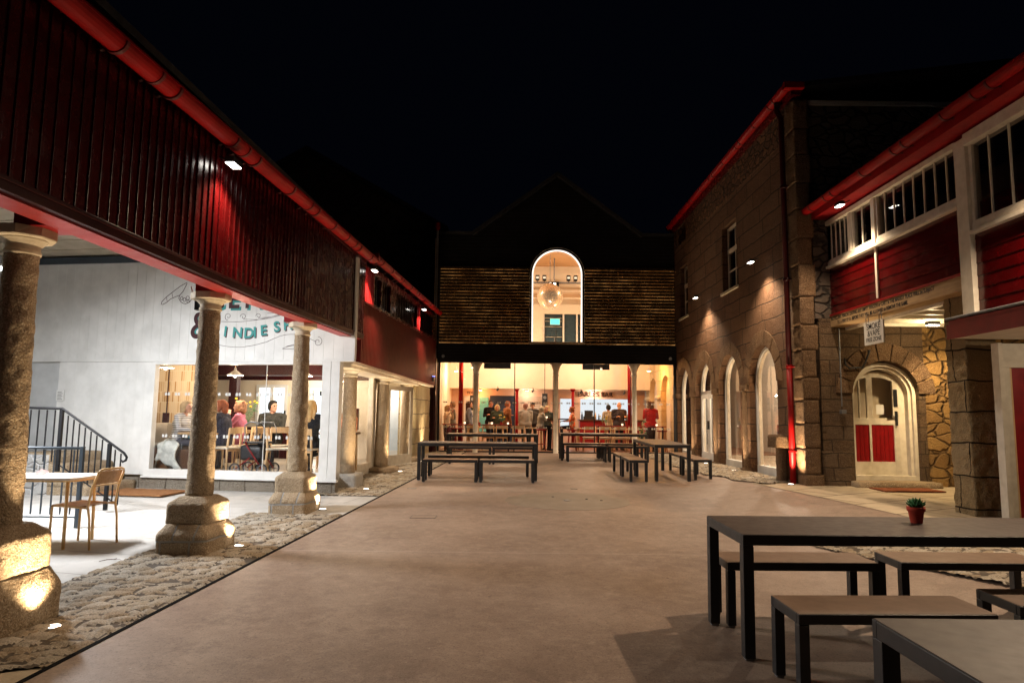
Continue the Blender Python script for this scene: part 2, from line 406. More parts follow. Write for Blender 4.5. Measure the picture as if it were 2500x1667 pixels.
# cobbles: real stones as a height field
def cobbles(name, x0, x1, y0, y1, dz, clip, cell=.155, step=.018, edge=0.012):
    nx = int((x1 - x0) / step); ny = int((y1 - y0) / step)
    rng = np.random.RandomState(hash(name) % 1000 if False else len(name))
    gx, gy = int((x1 - x0) / cell) + 3, int((y1 - y0) / (cell * .8)) + 3
    px = (np.arange(gx)[:, None] - 1 + rng.rand(gx, gy) * 1.15) * cell + x0; py = (np.arange(gy)[None, :] - 1 + rng.rand(gx, gy) * 1.15) * cell * .8 + y0
    hh = rng.rand(gx, gy)
    X, Y = np.meshgrid(np.linspace(x0, x1, nx + 1), np.linspace(y0, y1, ny + 1), indexing='ij')
    ci = np.clip(((X - x0) / cell).astype(int) + 1, 1, gx - 2); cj = np.clip(((Y - y0) / (cell * .8)).astype(int) + 1, 1, gy - 2)
    d1 = np.full(X.shape, 9.); d2 = np.full(X.shape, 9.); h1 = np.zeros(X.shape)
    for a in (-1, 0, 1):
        for b in (-1, 0, 1):
            q = np.hypot(X - px[ci + a, cj + b], (Y - py[ci + a, cj + b]) * 1.25); hq = hh[ci + a, cj + b]
            nw = q < d1; d2 = np.where(nw, d1, np.minimum(d2, q)); h1 = np.where(nw, hq, h1); d1 = np.where(nw, q, d1)
    e = np.clip((d2 - d1) / .060, 0, 1); H = np.sqrt(e) * .024 + (h1 - .5) * .016 * e
    if name == 'cobbled_strip': H = H * np.clip((-2.83 + .0661 * Y - .015 - X) / .05, 0.15, 1)
    mb = MB(); idx = -np.ones(X.shape, int); vs = []
    for i in range(nx + 1):
        for j in range(ny + 1):
            x, y = X[i, j], Y[i, j]
            if clip(x, y) or (name == 'cobbled_strip' and clip(x - step, y)):
                if name == 'cobbled_strip': x = min(x, kx(y) - .02)
                idx[i, j] = len(vs); vs.append((x, y, gz(x, y) + dz + H[i, j]))
    fs = []
    for i in range(nx):
        for j in range(ny):
            q = (idx[i, j], idx[i + 1, j], idx[i + 1, j + 1], idx[i, j + 1])
            if min(q) >= 0: fs.append(q); mb.m.append(1 if (e[i, j] + e[i + 1, j + 1]) < .62 else (0 if h1[i, j] < .45 else 2 if h1[i, j] < .75 else 3))
    mm = mb.m; mb.m = []; mb.add(vs, fs); mb.m = mm; return tag(mb.build(name, [m_cob, m_joint, m_cob2, m_cob3], None, True), kind='structure')
lx = lambda y: -3.35 + .0353 * y - .50
cobbles('cobbled_strip', -3.8, -1.45, 3.2, 9.35, .002, lambda x, y: lx(y) < x < kx(y) - .02 and y > 4.0 + (x + 2.6) * .35)
cobbles('cobbled_strip', -3.4, -1.4, 11.2, 21.6, .002, lambda x, y: lx(y) + .3 < x < kx(y) - .02, .14, .024)
cobbles('cobbled_verge', 3.6, 5.3, 11.9, 21.7, .006, lambda x, y: x > exf(y) + .06 * math.sin(y * 5) and y > 12.7 + .1 * math.sin(x * 9), .135, .022)
cobbles('cobbled_verge', 3.3, 5.6, 4.6, 7.8, .006, lambda x, y: x > 4.2 - (y - 5.5) * .45, .14, .024)
sheet('paved_verge', lambda y: lx(y), lambda y: kx(y) - .02, 9.35, 11.2, m_pavL, .006, 4)
sheet('paved_verge', lambda y: -3.8, lambda y: kx(y) - .02, 2.0, 4.3, m_pavR, .001, 4)
sheet('porch_paving', lambda y: exf(y), lambda y: 8.6, 7.8, 12.9, m_pavR, .005, 10)
# dark gap between the concrete and the left paving
mb = MB()
for i in range(40):
    y0 = 2 + i * .495; y1 = y0 + .495
    mb.hexa([(kx(y0) - .020, y0, gz(-2, y0) - .03), (kx(y0) + .000, y0, gz(-2, y0) - .03), (kx(y1) + .000, y1, gz(-2, y1) - .03), (kx(y1) - .020, y1, gz(-2, y1) - .03), (kx(y0) - .020, y0, gz(-2, y0) + .012), (kx(y0) + .000, y0, gz(-2, y0) + .004), (kx(y1) + .000, y1, gz(-2, y1) + .004), (kx(y1) - .020, y1, gz(-2, y1) + .012)])
tag(mb.build('drainage_slot', m_blackhole), kind='structure')
for k_, (x_, y_, w_, d_) in enumerate(((-1.75, 12.35, .14, .07), (1.15, 12.55, .10, .05), (-1.15, 9.3, .32, .22))):
    cv = thing('drain_cover', ['small metal plate let into the concrete before the front left table', 'tiny metal plate let into the concrete before the middle column', 'square access cover flush in the concrete beside the second column'][k_], 'drain cover', Matrix.Translation((x_, y_, .0174 * y_ + .001)) @ Matrix.Rotation(math.atan(.0174), 4, 'X'))
    B(-w_ / 2, w_ / 2, -d_ / 2, d_ / 2, -.02, .002).build('plate', m_conc if k_ == 2 else m_grey, cv)
    f_ = MB(); 
    for q in ((-w_ / 2 - .008, w_ / 2 + .008, -d_ / 2 - .008, -d_ / 2), (-w_ / 2 - .008, w_ / 2 + .008, d_ / 2, d_ / 2 + .008), (-w_ / 2 - .008, -w_ / 2, -d_ / 2, d_ / 2), (w_ / 2, w_ / 2 + .008, -d_ / 2, d_ / 2)): f_.box(*q, -.02, .0025)
    f_.build('rim', m_black, cv)
# round inlay with a small cap in the yard
inl = thing('round_floor_inlay', 'round paler inlay with a small metal cap set in the concrete yard', 'floor inlay', (0.9, 11.0, gz(.9, 11)))
def disc(r, z0, z1, n=48): return MB().lathe([(r, z0), (r, z1)], n)
mI = mott('inlay_concrete', (.195, .155, .12), (.245, .20, .155), 3, .6, .3, 120, .002)
TS = Matrix.Rotation(math.atan(.0174), 4, 'X')
disc(.98, -.02, .003).build('inlay_disc', mI, inl, M=TS)
disc(.055, 0, .012, 16).build('cap', m_grey, inl, M=TS)
for q in ((.33, .2), (-.2, .42), (.55, .05)): MB().lathe([(.022, 0), (.022, .010)], 10, c=q).build('stud', m_black, inl, M=TS)
# ------------------------------------------------------------------ generic builders
def spot(parent, loc, aim, power, col=(1, .80, .62), size=120, blend=.5, rad=.05, name='lamp_light'):
    d = bpy.data.lights.new(name, 'SPOT'); d.energy = power; d.color = col; d.spot_size = math.radians(size); d.spot_blend = blend; d.shadow_soft_size = rad
    o = bpy.data.objects.new(name, d); COL.objects.link(o); o.parent = parent
    v = Vector(aim) - Vector(loc); o.matrix_local = Matrix.Translation(loc) @ v.to_track_quat('-Z', 'Y').to_matrix().to_4x4(); return o
def point(parent, loc, power, col=(1, .8, .6), rad=.06, name='lamp_light'):
    d = bpy.data.lights.new(name, 'POINT'); d.energy = power; d.color = col; d.shadow_soft_size = rad
    o = bpy.data.objects.new(name, d); COL.objects.link(o); o.parent = parent; o.matrix_local = Matrix.Translation(loc); return o
def area(parent, loc, aim, power, sx, sy, col=(1, 1, 1), name='lamp_light'):
    d = bpy.data.lights.new(name, 'AREA'); d.energy = power; d.color = col; d.shape = 'RECTANGLE'; d.size = sx; d.size_y = sy
    o = bpy.data.objects.new(name, d); COL.objects.link(o); o.parent = parent
    v = Vector(aim) - Vector(loc); o.matrix_local = Matrix.Translation(loc) @ v.to_track_quat('-Z', 'Y').to_matrix().to_4x4(); return o

def wall_open(mb, u0, u1, z0, z1, ops, P, t, mi=0, n=14):
    """wall from u0..u1, z0..z1 with openings (ua, ub, za, zb, arch); P(u, d, z) -> point, thickness t"""
    bk = {u0, u1}
    for (a, b, za, zb, arch) in ops:
        if arch:
            r = (b - a) / 2
            for k in range(n + 1): bk.add(a + r - r * math.cos(PI * k / n))
        else: bk.update((a, b))
    bk = sorted(bk)
    for ua, ub in zip(bk, bk[1:]):
        if ub - ua < 1e-5: continue
        um = (ua + ub) / 2; segs = []
        for (a, b, za, zb, arch) in ops:
            if a - 1e-6 <= ua and ub <= b + 1e-6:
                if arch:
                    r = (b - a) / 2; c = a + r; hgt = arch if not isinstance(arch, bool) else r
                    f = lambda u: zb + hgt * math.sqrt(max(0, 1 - ((u - c) / r) ** 2))
                    segs.append((za, za, f(ua), f(ub)))
                else: segs.append((za, za, zb, zb))
        segs.sort(); lo = (z0, z0)
        for (a1, a2, b1, b2) in segs:
            if a1 > lo[0] + 1e-6: mb.hexa([P(ua, 0, lo[0]), P(ub, 0, lo[1]), P(ub, t, lo[1]), P(ua, t, lo[0]), P(ua, 0, a1), P(ub, 0, a2), P(ub, t, a2), P(ua, t, a1)], mi)
            lo = (b1, b2)
        if max(lo) < z1 - 1e-6: mb.hexa([P(ua, 0, lo[0]), P(ub, 0, lo[1]), P(ub, t, lo[1]), P(ua, t, lo[0]), P(ua, 0, z1), P(ub, 0, z1), P(ub, t, z1), P(ua, t, z1)], mi)
    return mb
def text(name, s, size, mat, parent, M, extrude=.004, align='CENTER', bold=0.0, xs=1.0, spacing=1.0):
    cu = bpy.data.curves.new(name, 'FONT'); cu.body = s; cu.size = size; cu.extrude = extrude; cu.align_x = align; cu.offset = bold; cu.space_character = spacing
    o = bpy.data.objects.new('tmp', cu); COL.objects.link(o)
    dg = bpy.context.evaluated_depsgraph_get(); me = bpy.data.meshes.new_from_object(o.evaluated_get(dg))
    bpy.data.objects.remove(o)
    me.transform(M @ Matrix.Rotation(PI / 2, 4, 'X') @ Matrix.Diagonal((xs, 1, 1, 1)))
    me.materials.clear(); me.materials.append(mat); me.name = name
    ob = bpy.data.objects.new(name, me); COL.objects.link(ob); ob.parent = parent; return ob

# half round gutter along local y: profile opens upward; front faces +x
def gutter(root, path, r=.075, joints=(), out=1, mat=None, fascia=.16):
    """path: list of (x, y, z) of the gutter centre line"""
    mat = mat or m_gut
    prof = [(math.cos(a) * r * out, math.sin(a) * r) for a in [(-PI * k / 10) for k in range(11)]]
    prof = [(r * 1.16 * out, .010), (r * 1.16 * out, -.008)] + prof + [(-r * out, .02), (-r * .93 * out, .02)] + [(math.cos(a) * r * .92 * out, math.sin(a) * r * .92) for a in [(-PI * k / 10) for k in range(10, -1, -1)]] + [(r * .92 * out, .012)]
    # ogee step on the front for highlights
    mb = MB(); n = len(prof); vs = []
    for (x, y, z) in path: vs += [(x + a, y, z + b) for a, b in prof]
    fs = []
    for i in range(len(path) - 1):
        for k in range(n):
            k2 = (k + 1) % n; fs.append((i * n + k, i * n + k2, (i + 1) * n + k2, (i + 1) * n + k))
    fs += [tuple(range(n)), tuple(range((len(path) - 1) * n, len(path) * n))]
    mb.add(vs, fs); g = mb.build('gutter', mat, root)
    def zat(y):
        for a, b in zip(path, path[1:]):
            lo, hi = min(a[1], b[1]), max(a[1], b[1])
            if lo <= y <= hi: t = (y - a[1]) / (b[1] - a[1]); return a[0] + t * (b[0] - a[0]), a[2] + t * (b[2] - a[2])
        return path[0][0], path[0][2]
    for y, kind in joints:
        x, z = zat(y)
        for dy in ((0,) if kind == 1 else (-.13, .13)):
            jb = MB(); ring = []
            for sgn in (-.016, .016):
                ring += [(x + math.cos(a) * r * 1.14 * out, y + dy + sgn, z + math.sin(a) * r * 1.14) for a in [(.2 - (PI + .4) * k / 12) for k in range(13)]]
            inner = []
            for sgn in (-.016, .016):
                inner += [(x + math.cos(a) * r * .99 * out, y + dy + sgn, z + math.sin(a) * r * .99) for a in [(.2 - (PI + .4) * k / 12) for k in range(13)]]
            vs = ring + inner; fs = []
            for k in range(12): fs += [(k, k + 1, 13 + k + 1, 13 + k), (26 + k, 26 + 13 + k, 26 + 14 + k, 26 + k + 1), (k, 26 + k, 26 + k + 1, k + 1), (13 + k, 14 + k, 39 + k + 1, 39 + k)]
            jb.add(vs, fs); jb.bar((x - r * out, y + dy, z - r * .7), (x - r * 2.0 * out, y + dy, z - r * 1.05), .03, .012)
            jb.build('gutter_bracket', m_gutj, root)
    return g

# ------------------------------------------------------------------ left: timber clad hall on granite columns
SG = 'timber clad market buildings'
hall = thing('timber_hall', 'long dark red boarded upper storey carried on the rough granite columns', 'building', ML)
HX = .27
def rise(y): return max(0.0, y - 7.6) * .018      # the old beam rises slightly towards its far end
def beam(mb, x0, x1, z0, z1, ye=12.02):
    for a, b in ((-2, 7.6), (7.6, ye)): mb.hexa([(x0, a, z0 + rise(a)), (x1, a, z0 + rise(a)), (x1, b, z0 + rise(b)), (x0, b, z0 + rise(b)), (x0, a, z1 + rise(a)), (x1, a, z1 + rise(a)), (x1, b, z1 + rise(b)), (x0, b, z1 + rise(b))])
    return mb
mb = MB(); y = -2.0
while y < 12.0:      # overlapping board-on-board cladding
    wd = .112 + random.uniform(-.008, .008)
    mb.box(HX - .03, HX + random.uniform(-.003, .003), y, y + wd, 2.83 + rise(y), 4.25); mb.box(HX - .004, HX + .013, y + wd - .022, y + wd + .006, 2.83 + rise(y), 4.25)
    y += wd + .002
mb.box(HX - .2, HX - .03, -2, 12.02, 2.93, 4.3)
mb.build('board_cladding', m_red, hall, bevel=.003)
beam(MB(), HX - .02, HX + .042, 2.815, 2.84, 12.03).build('bottom_moulding', m_redv, hall, bevel=.004)
beam(MB(), .07, HX + .03, 2.756, 2.814).build('fascia_beam', m_redv, hall, bevel=.004)
beam(beam(MB(), .07, HX - .02, 2.742, 2.755, 12.01), .055, .069, 2.742, 2.94, 12.0).build('soffit', m_soff, hall)
for yy in (4.62, 7.1, 9.6): B(-.18, .054, yy - .13, yy + .13, 2.745 + rise(yy), 2.84 + rise(yy)).build('bearing_plate', m_redpanel, hall)
MB().box(HX - .1, HX + .04, -2, 12.03, 4.18, 4.30).build('eaves_board', m_redv, hall)
MB().hexa([(-3.2, -2, 6.4), (HX + .1, -2, 4.2), (HX + .1, 12.1, 4.3), (-3.2, 12.1, 6.5), (-3.2, -2, 6.48), (HX + .1, -2, 4.27), (HX + .1, 12.1, 4.37), (-3.2, 12.1, 6.58)]).build('roof', m_slate, hall)
gutter(hall, [(HX + .12, -2, 3.90), (HX + .12, 12.15, 4.30)], .085, [(-1, 1), (1.2, 1), (2.6, 2), (3.7, 1), (4.55, 1), (5.15, 2), (6.35, 1), (6.75, 2), (7.9, 1), (8.7, 2), (9.6, 1), (10.3, 1), (10.9, 2), (11.8, 1)])
hl = HX + .09

b2 = thing('timber_wing', 'far dark red boarded wing with strip windows above the glazed cafe side', 'building', ML)
X2 = HX - .02
def zsill(y): return 3.49 + (y - 12.17) * .0346
mb = MB(); y = 12.06
while y < 20.95:
    wd = .10; z1 = zsill(y)
    mb.hexa([(X2 - .03, y, 2.42), (X2, y, 2.42), (X2, y + wd, 2.42), (X2 - .03, y + wd, 2.42), (X2 - .03, y, z1), (X2, y, z1), (X2, y + wd, zsill(y + wd)), (X2 - .03, y + wd, zsill(y + wd))])
    mb.box(X2 - .001, X2 + .010, y + wd - .016, y + wd + .008, 2.42, z1); y += wd + .003
mb.box(X2 - .2, X2 - .03, 12.06, 20.95, 2.42, 3.3)
mb.build('board_cladding', m_red2, b2, bevel=.003)
def up(y0, y1, a0, a1, xa, xb):    # piece following the sloping sill; a = height above the sill line
    return [(xa, y0, zsill(y0) + a0), (xb, y0, zsill(y0) + a0), (xb, y1, zsill(y1) + a0), (xa, y1, zsill(y1) + a0), (xa, y0, zsill(y0) + a1), (xb, y0, zsill(y0) + a1), (xb, y1, zsill(y1) + a1), (xa, y1, zsill(y1) + a1)]
MB().hexa(up(12.08, 20.95, 0, .035, X2 - .1, X2 + .05)).build('sill_moulding', m_red, b2)
mb = MB(); y = 12.10
while y < 12.85: mb.hexa(up(y, y + .12, .035, .72, X2 - .05, X2 - .01)); mb.hexa(up(y + .105, y + .125, .035, .72, X2 - .011, X2 + .008)); y += .125
mb.build('corner_panel', m_redpanel, b2)
GP = [(12.96, 13.5), (13.62, 14.4), (15.0, 17.65), (18.05, 20.3)]
mb = MB(); e = [12.86] + [v for g in GP for v in g] + [20.95]
for a, b in zip(e[::2], e[1::2]): mb.hexa(up(a, b, .035, .72, X2 - .12, X2 - .005))
mb.hexa(up(12.86, 20.95, .64, .80, X2 - .13, X2 - .008)); mb.hexa(up(12.86, 20.95, .034, .09, X2 - .12, X2 - .008))
mb.build('window_wall', m_red, b2)
for a, b in GP:
    f = MB(); nb = max(2, int(round((b - a) / .30)))
    for k in range(1, nb): yy = a + (b - a) * k / nb; f.hexa(up(yy - .018, yy + .018, .09, .64, X2 - .052, X2 - .035))
    w = f.build('window', m_redv, b2)
    MB().hexa(up(a, b, .09, .64, X2 - .062, X2 - .054)).build('pane', m_glassd, w)
    MB().hexa(up(a - .05, b + .05, .0, .7, X2 - .5, X2 - .45)).build('blind', m_grey, w)
MB().hexa(up(17.82, 17.92, .035, .72, X2 - .02, X2 + .03)).build('mullion_post', m_redpanel, b2)
MB().hexa([(-3.4, 12.1, 6.6), (HX + .1, 12.1, 4.3), (HX + .1, 21, 4.62), (-3.4, 21, 6.9), (-3.4, 12.1, 6.68), (HX + .1, 12.1, 4.36), (HX + .1, 21, 4.68), (-3.4, 21, 6.98)]).build('roof', m_slate, b2)
gutter(b2, [(HX + .12, 12.2, 4.38), (HX + .12, 20.8, 4.64)], .075, [(12.6, 2), (13.6, 1), (14.6, 2), (15.7, 1), (16.6, 2), (17.6, 1), (18.5, 2), (19.6, 1)])
MB().box(HX + .03, HX + .22, 12.16, 12.20, 4.28, 4.42).build('gutter_end', m_gut, b2)
# white cornice beam under the boards and glazed cafe side
gx = -.22
MB().box(gx - .1, X2 - .012, 11.62, 20.9, 2.36, 2.42).box(gx - .06, X2 - .05, 11.62, 18.5, 2.30, 2.36).build('cornice', m_whitew, b2, bevel=.004)
cs = thing('glazed_cafe_front', 'white framed glass side of the cafe behind the three far granite columns', 'glazed front', ML)
MB().box(gx - .06, gx + .05, 11.7, 14.85, .38, .50).box(gx - .02, gx + .02, 11.7, 14.85, .22, .38).build('sill', m_whitew, cs)
MB().box(gx - .05, gx + .05, 14.83, 15.02, .30, 2.30).box(gx - .05, gx + .05, 15.02, 15.12, .3, 2.3).build('frame_post', m_whitew, cs, bevel=.004)
MB().box(gx - .05, gx + .05, 18.38, 18.5, .34, 2.30).build('frame_post', m_whitew, cs)
MB().box(gx - .05, gx + .05, 16.2, 16.28, .34, 2.30).build('frame_post', m_whitew, cs)
MB().box(gx - .05, gx + .05, 15.12, 18.4, 2.2, 2.30).build('head_rail', m_whitew, cs)
MB().box(gx - .005, gx + .005, 11.9, 14.83, .50, 2.30).build('pane', m_glass, cs)
def gdoor(M, w, name='door'):
    d = MB().box(0, w, -.02, .02, 0, .22).box(0, w, -.02, .02, 1.76, 1.86).box(0, .09, -.02, .02, .22, 1.76).box(w - .09, w, -.02, .02, .22, 1.76).build(name, m_whitew, cs, M=M)
    MB().box(.09, w - .09, -.004, .004, .22, 1.76).build('pane', m_glass, d)
    for z in (.15, .95, 1.65): MB().box(-.012, .02, -.035, -.02, z, z + .1).build('hinge', m_black, d)
gdoor(TR(gx, 15.14, .34, PI / 2), 1.02)
gdoor(TR(gx + .05, 16.3, .34, math.radians(62)), .95)
# lit EXIT light seen through the open door
ex = thing('exit_light', 'small green exit light above the far cafe doorway', 'exit light', ML @ TR(-2.2, 18.2, 2.05))
B(-.2, .2, -.03, .03, -.05, .07).build('housing', m_black, ex); B(-.14, .14, -.036, -.03, -.03, .05).build('lit_panel', emis('green_lamp', (.1, .9, .5), 2.5), ex)

# small blue light and sensor under boards
# granite pier at the end of the glazed side
pier = thing('granite_pier', 'mottled granite wall end between the last granite column and the dark glass front', 'wall', ML)
MB().rough(-.35, .12, 18.55, 20.95, .25, 2.41, .09, .012, 6).build('pier', granite('pier_granite', (.50, .40, .22), (.30, .22, .11), (.58, .50, .34), ax=1, bw=.5, bh=.4, bd=.02), pier, True)

# ------------------------------------------------------------------ granite columns
m_plinth = granite('plinth_granite', G1, G2, G3, ax=0, bw=.23, bh=.21, mortar=(.30, .29, .27), bd=.012)
def loft(rows, cut, seed):
    rr = []
    for (z0, a0, b0), (z1, a1, b1) in zip(rows, rows[1:]):
        n = max(1, int(round(math.hypot(z1 - z0, a1 - a0) / .022)))
        for k in range(n): t = k / n; rr.append((z0 + (z1 - z0) * t, a0 + (a1 - a0) * t, b0 + (b1 - b0) * t))
    rr.append(rows[-1]); mb = MB(); vs = []; npt = 0
    for z, a, b in rr:
        c = min(cut, a * .4); base = [(a, -b + c), (a, b - c), (a - c * .3, b - c * .3), (a - c, b), (-a + c, b), (-a + c * .3, b - c * .3), (-a, b - c), (-a, -b + c), (-a + c * .3, -b + c * .3), (-a + c, -b), (a - c, -b), (a - c * .3, -b + c * .3)]
        ring = []
        for i, p in enumerate(base):
            q = base[(i + 1) % 12]; m = (1, 1, 1, 14, 1, 1, 18, 1, 1, 14, 1, 1)[i] if i % 3 == 0 or True else 1
            m = 18 if i in (0, 6) else 14 if i in (3, 9) else 2
            for k in range(m): ring.append((p[0] + (q[0] - p[0]) * k / m, p[1] + (q[1] - p[1]) * k / m))
        npt = len(ring)
        for x, y_ in ring:
            v = Vector((x, y_, z)); s_ = v + Vector((0, 0, seed * 7)); d = noise.noise_vector(s_ * 13) * .005 + noise.noise_vector(s_ * 30) * .0035 + noise.noise_vector(s_ * 3) * .005
            vs.append(v + d)
    fs = []
    for i in range(len(rr) - 1):
        for k in range(npt): k2 = (k + 1) % npt; fs.append((i * npt + k, i * npt + k2, (i + 1) * npt + k2, (i + 1) * npt + k))
    fs.append(tuple((len(rr) - 1) * npt + k for k in range(npt)))
    return mb.add(vs, fs)
def column(y, h_base, r0, r1, ztop, label, kind):
    z0 = gz(-3, y) - .03
    root = thing('granite_column', label, 'column', ML @ TR({4.62: -.20, 7.1: -.07, 9.6: .05}.get(y, -.02), y, z0), 'granite columns along the left arcade')
    H = ztop - z0
    if kind == 'tier':
        q = 1.22 if y < 5 else 1.0; qw = 1.0
        loft([(0, .262, .325), (.22 * q, .262, .325), (.245 * q, .252, .315), (.325 * q, .205, .265)], .05, y).build('plinth', m_plinth if 6 < y < 10 else m_gran, root, True)
        loft([(.325 * q, .215, .255), (.50 * q, .215, .255), (.522 * q, .205, .245), (.575 * q, .140, .165), (.585 * q, .10, .10)], .045, y + 3).build('pedestal', m_gran, root, True)
        zb = .575 * q
    elif kind == 'block':
        MB().rough(-.23, .23, -.27, .27, 0, .28, .05, .003, 9, cham=.02).build('plinth', m_gran_grey, root, True); zb = .28
    else:
        MB().rough(-.34, .34, -.36, .36, 0, .15, .06, .010, 6, cham=.04).build('plinth', m_gran, root, True); zb = .15
    n = 40; hz = .020; prof = []
    z = zb; cap = .17
    while z < H - cap:
        t = (z - zb) / (H - cap - zb); prof.append((r0 + (r1 - r0) * t ** 1.2, z)); z += .035
    prof.append((r1, H - cap))
    mb = MB(); mb.lathe(prof, n); amp = .0055 if kind != 'block' else .002
    if kind == 'tier': amp = .0085
    for i, p in enumerate(mb.v):
        v = Vector(p); q = v * 17 + Vector((0, 0, y * 3)); d = noise.noise(q) + .7 * noise.noise(q * 2.6) + .8 * noise.noise(v * 4)
        R = math.hypot(p[0], p[1]); s = 1 + amp * d / max(R, .05); mb.v[i] = (p[0] * s, p[1] * s, p[2])
    mb.build('shaft', m_gran, root, True)
    a = r1
    pr = [(a * 1.0, H - cap - .01), (a * 1.12, H - cap), (a * 1.12, H - cap + .02), (a * 1.02, H - cap + .025), (a * 1.05, H - cap + .055), (a * 1.32, H - .085), (a * 1.45, H - .075), (a * 1.45, H - .065)]
    cb = MB().lathe(pr, 32)
    if kind == 'tier':   # octagonal abacus
        cb.lathe([(a * 1.9, H - .068), (a * 2.0, H - .06), (a * 2.0, H + .005), (a * 1.95, H + .005)], 8, ph=PI / 8)
    else: cb.box(-a * 1.55, a * 1.55, -a * 1.55, a * 1.55, H - .066, H + .004)
    cb.build('capital', m_whitew if kind == 'block' else m_gran_cap, root, bevel=.004)
    return root
m_gran_cap = mott('dressed_granite', (.42, .35, .25), (.52, .45, .34), 14, .8, .5, 60, .006, .25)
column(4.62, 0, .130, .100, 2.742, 'rough granite column on two-tier plinth nearest the camera, at the left edge', 'tier')
column(7.1, 0, .130, .100, 2.742, 'rough granite column on two-tier plinth directly in front of the ampersand on the white wall', 'tier')
column(9.6, 0, .132, .098, 2.742 + rise(9.6), 'rough granite column on two-tier plinth hiding the last letters of the painted sign', 'tier')
column(12.45, 0, .132, .118, 2.36, 'smooth grey column on a square block plinth by the white corner post of the cafe', 'block')
column(15.15, 0, .15, .125, 2.36, 'warm lit granite column on a low slab between glass panel and open cafe door', 'low')
column(17.95, 0, .15, .125, 2.36, 'darkest and farthest granite column, beside the open cafe doorway and the granite wall end', 'low')

# ------------------------------------------------------------------ white boarded wall with the cafe window
ww = thing('white_boarded_wall', 'white painted vertical board wall with large cafe window, facing the cafe table', 'wall', MW)
mb = MB(); x = -6.9
while x < .22:           # upper boards
    x2 = min(x + .178, .24); mb.box(x + .0013, x2 - .0013, -.030, .03, 2.42, 4.16); x = x2
mb.box(-6.9, .238, -.026, .05, 2.42, 4.16)
mb.build('upper_boards', m_white, ww)
MB().box(-6.9, .24, -.045, .03, 2.385, 2.419).build('drip_ledge', m_white, ww, bevel=.003)
mb = MB(); x = -5.30
while x < -3.50: x2 = min(x + .17, -3.46); mb.box(x + .0008, x2 - .0008, -.014, .04, .44, 2.385); x = x2
mb.box(-5.3, -3.462, -.010, .05, .44, 2.385)
mb.build('lower_boards', m_white, ww)
MB().box(-7.2, -5.302, .06, .10, .44, 2.385).build('recess_panel', m_greywhite, ww)
wf = MB().box(-3.46, -3.40, -.03, .09, .54, 2.385).box(-3.40, -.32, -.03, .09, 2.335, 2.385).box(-3.50, .0, -.045, .09, .42, .54).box(-3.52, .02, -.075, .0, .395, .43).build('window_frame', m_white, ww, bevel=.004)
MB().box(-3.40, -1.345, .02, .03, .54, 2.335).box(-1.335, -.31, .02, .03, .54, 2.335).build('pane', m_glass, ww)
MB().box(-1.345, -1.335, .018, .032, .54, 2.335).build('glass_joint', m_white, ww)
# manifestation dots: little arches in pairs on the glass
mb = MB()
for zz in (1.08, 1.80):
    for k in range(16):
        for dx in (0, .055):
            xx = -3.2 + k * .19 + dx
            if xx > -.40: continue
            mb.prism([(-.02, 0), (.02, 0)] + [(.02 * math.cos(a), .035 + .02 * math.sin(a)) for a in [PI * j / 6 for j in range(7)]], lambda u, v: (xx + u, .017, zz + v), lambda u, v: (xx + u, .019, zz + v))
mb.build('glass_markings', plain('frosted_film', (.62, .62, .60), .6), ww)
MB().box(-.31, -.16, -.05, .10, .42, 2.385).box(-.155, .0, -.05, .10, .42, 2.385).build('corner_post', m_white, ww, bevel=.004)
MB().box(-3.9, -.02, -.02, .10, -.05, .395).build('stone_plinth', m_ashx2, ww)
MB().box(-6.9, .24, -.06, .12, 4.16, 4.28).build('grey_flashing', m_bluegrey, ww)
# painted lettering (sits on the boards)
def TW(x, z, rot=0): return Matrix.Translation((x, -.031, z)) @ Matrix.Rotation(-rot, 4, 'Y')
def two(ch, s, z, size, m1, m2, dx, dz, rot=0, bold=.006, xs=1.0):
    text('lettering', ch, size, m2, ww, TW(-s + dx, z - dz, rot) , .0012, 'LEFT', bold, xs)
    t = text('lettering', ch, size, m1, ww, Matrix.Translation((0, -.0022, 0)) @ TW(-s, z, rot), .0012, 'LEFT', bold, xs)
for ch, s in (('C', 2.47), ('E', 2.10), ('N', 1.79), ('T', 1.45)): two(ch, s, 3.32, .46, m_letd, m_lett, .035, .035, 0, .012, .95)
for ch, s, z, r in (('I', 2.155, 2.83, -.08), ('N', 1.99, 2.81, -.04), ('D', 1.775, 2.795, 0), ('I', 1.60, 2.81, .05), ('E', 1.465, 2.835, .1), ('S', 1.22, 2.895, .12), ('H', 1.05, 2.925, .1), ('O', .87, 2.955, .06), ('P', .70, 2.975, .0), ('S', .54, 2.975, -.05)):
    two(ch, s, z, .245, m_lett, m_letd, .018, .018, r, .007)
two('&', 2.78, 2.80, .66, m_letd, m_lett, .03, .0, 0, .010, .85)
def flour(pts, r=.0035, mat=m_letd, name='flourish'):
    MB().tube([(-a, -.032, b) for a, b in pts], r, 5).build(name, mat, ww)
def spiral(cs_, cz, R, turns, a0, sgn=1, n=26): return [(cs_ + sgn * R * (1 - k / n * .8) * math.cos(a0 + turns * 2 * PI * k / n), cz + R * (1 - k / n * .8) * math.sin(a0 + turns * 2 * PI * k / n)) for k in range(n + 1)]
def wave(s0, s1, z0, amp, n=24, tilt=0): return [(s0 + (s1 - s0) * k / n, z0 - amp * math.sin(PI * k / n) + tilt * k / n) for k in range(n + 1)]
flour(wave(2.45, .95, 3.10, .085, tilt=.14)); flour(wave(2.35, 1.35, 2.70, .075, tilt=.02) + wave(1.35, .45, 2.72, -.13)[1:])
flour(spiral(2.08, 3.17, .07, 1.2, -PI / 2)); flour(spiral(1.80, 3.16, .06, 1.1, 0)); flour(spiral(1.52, 3.17, .05, 1.1, 0))
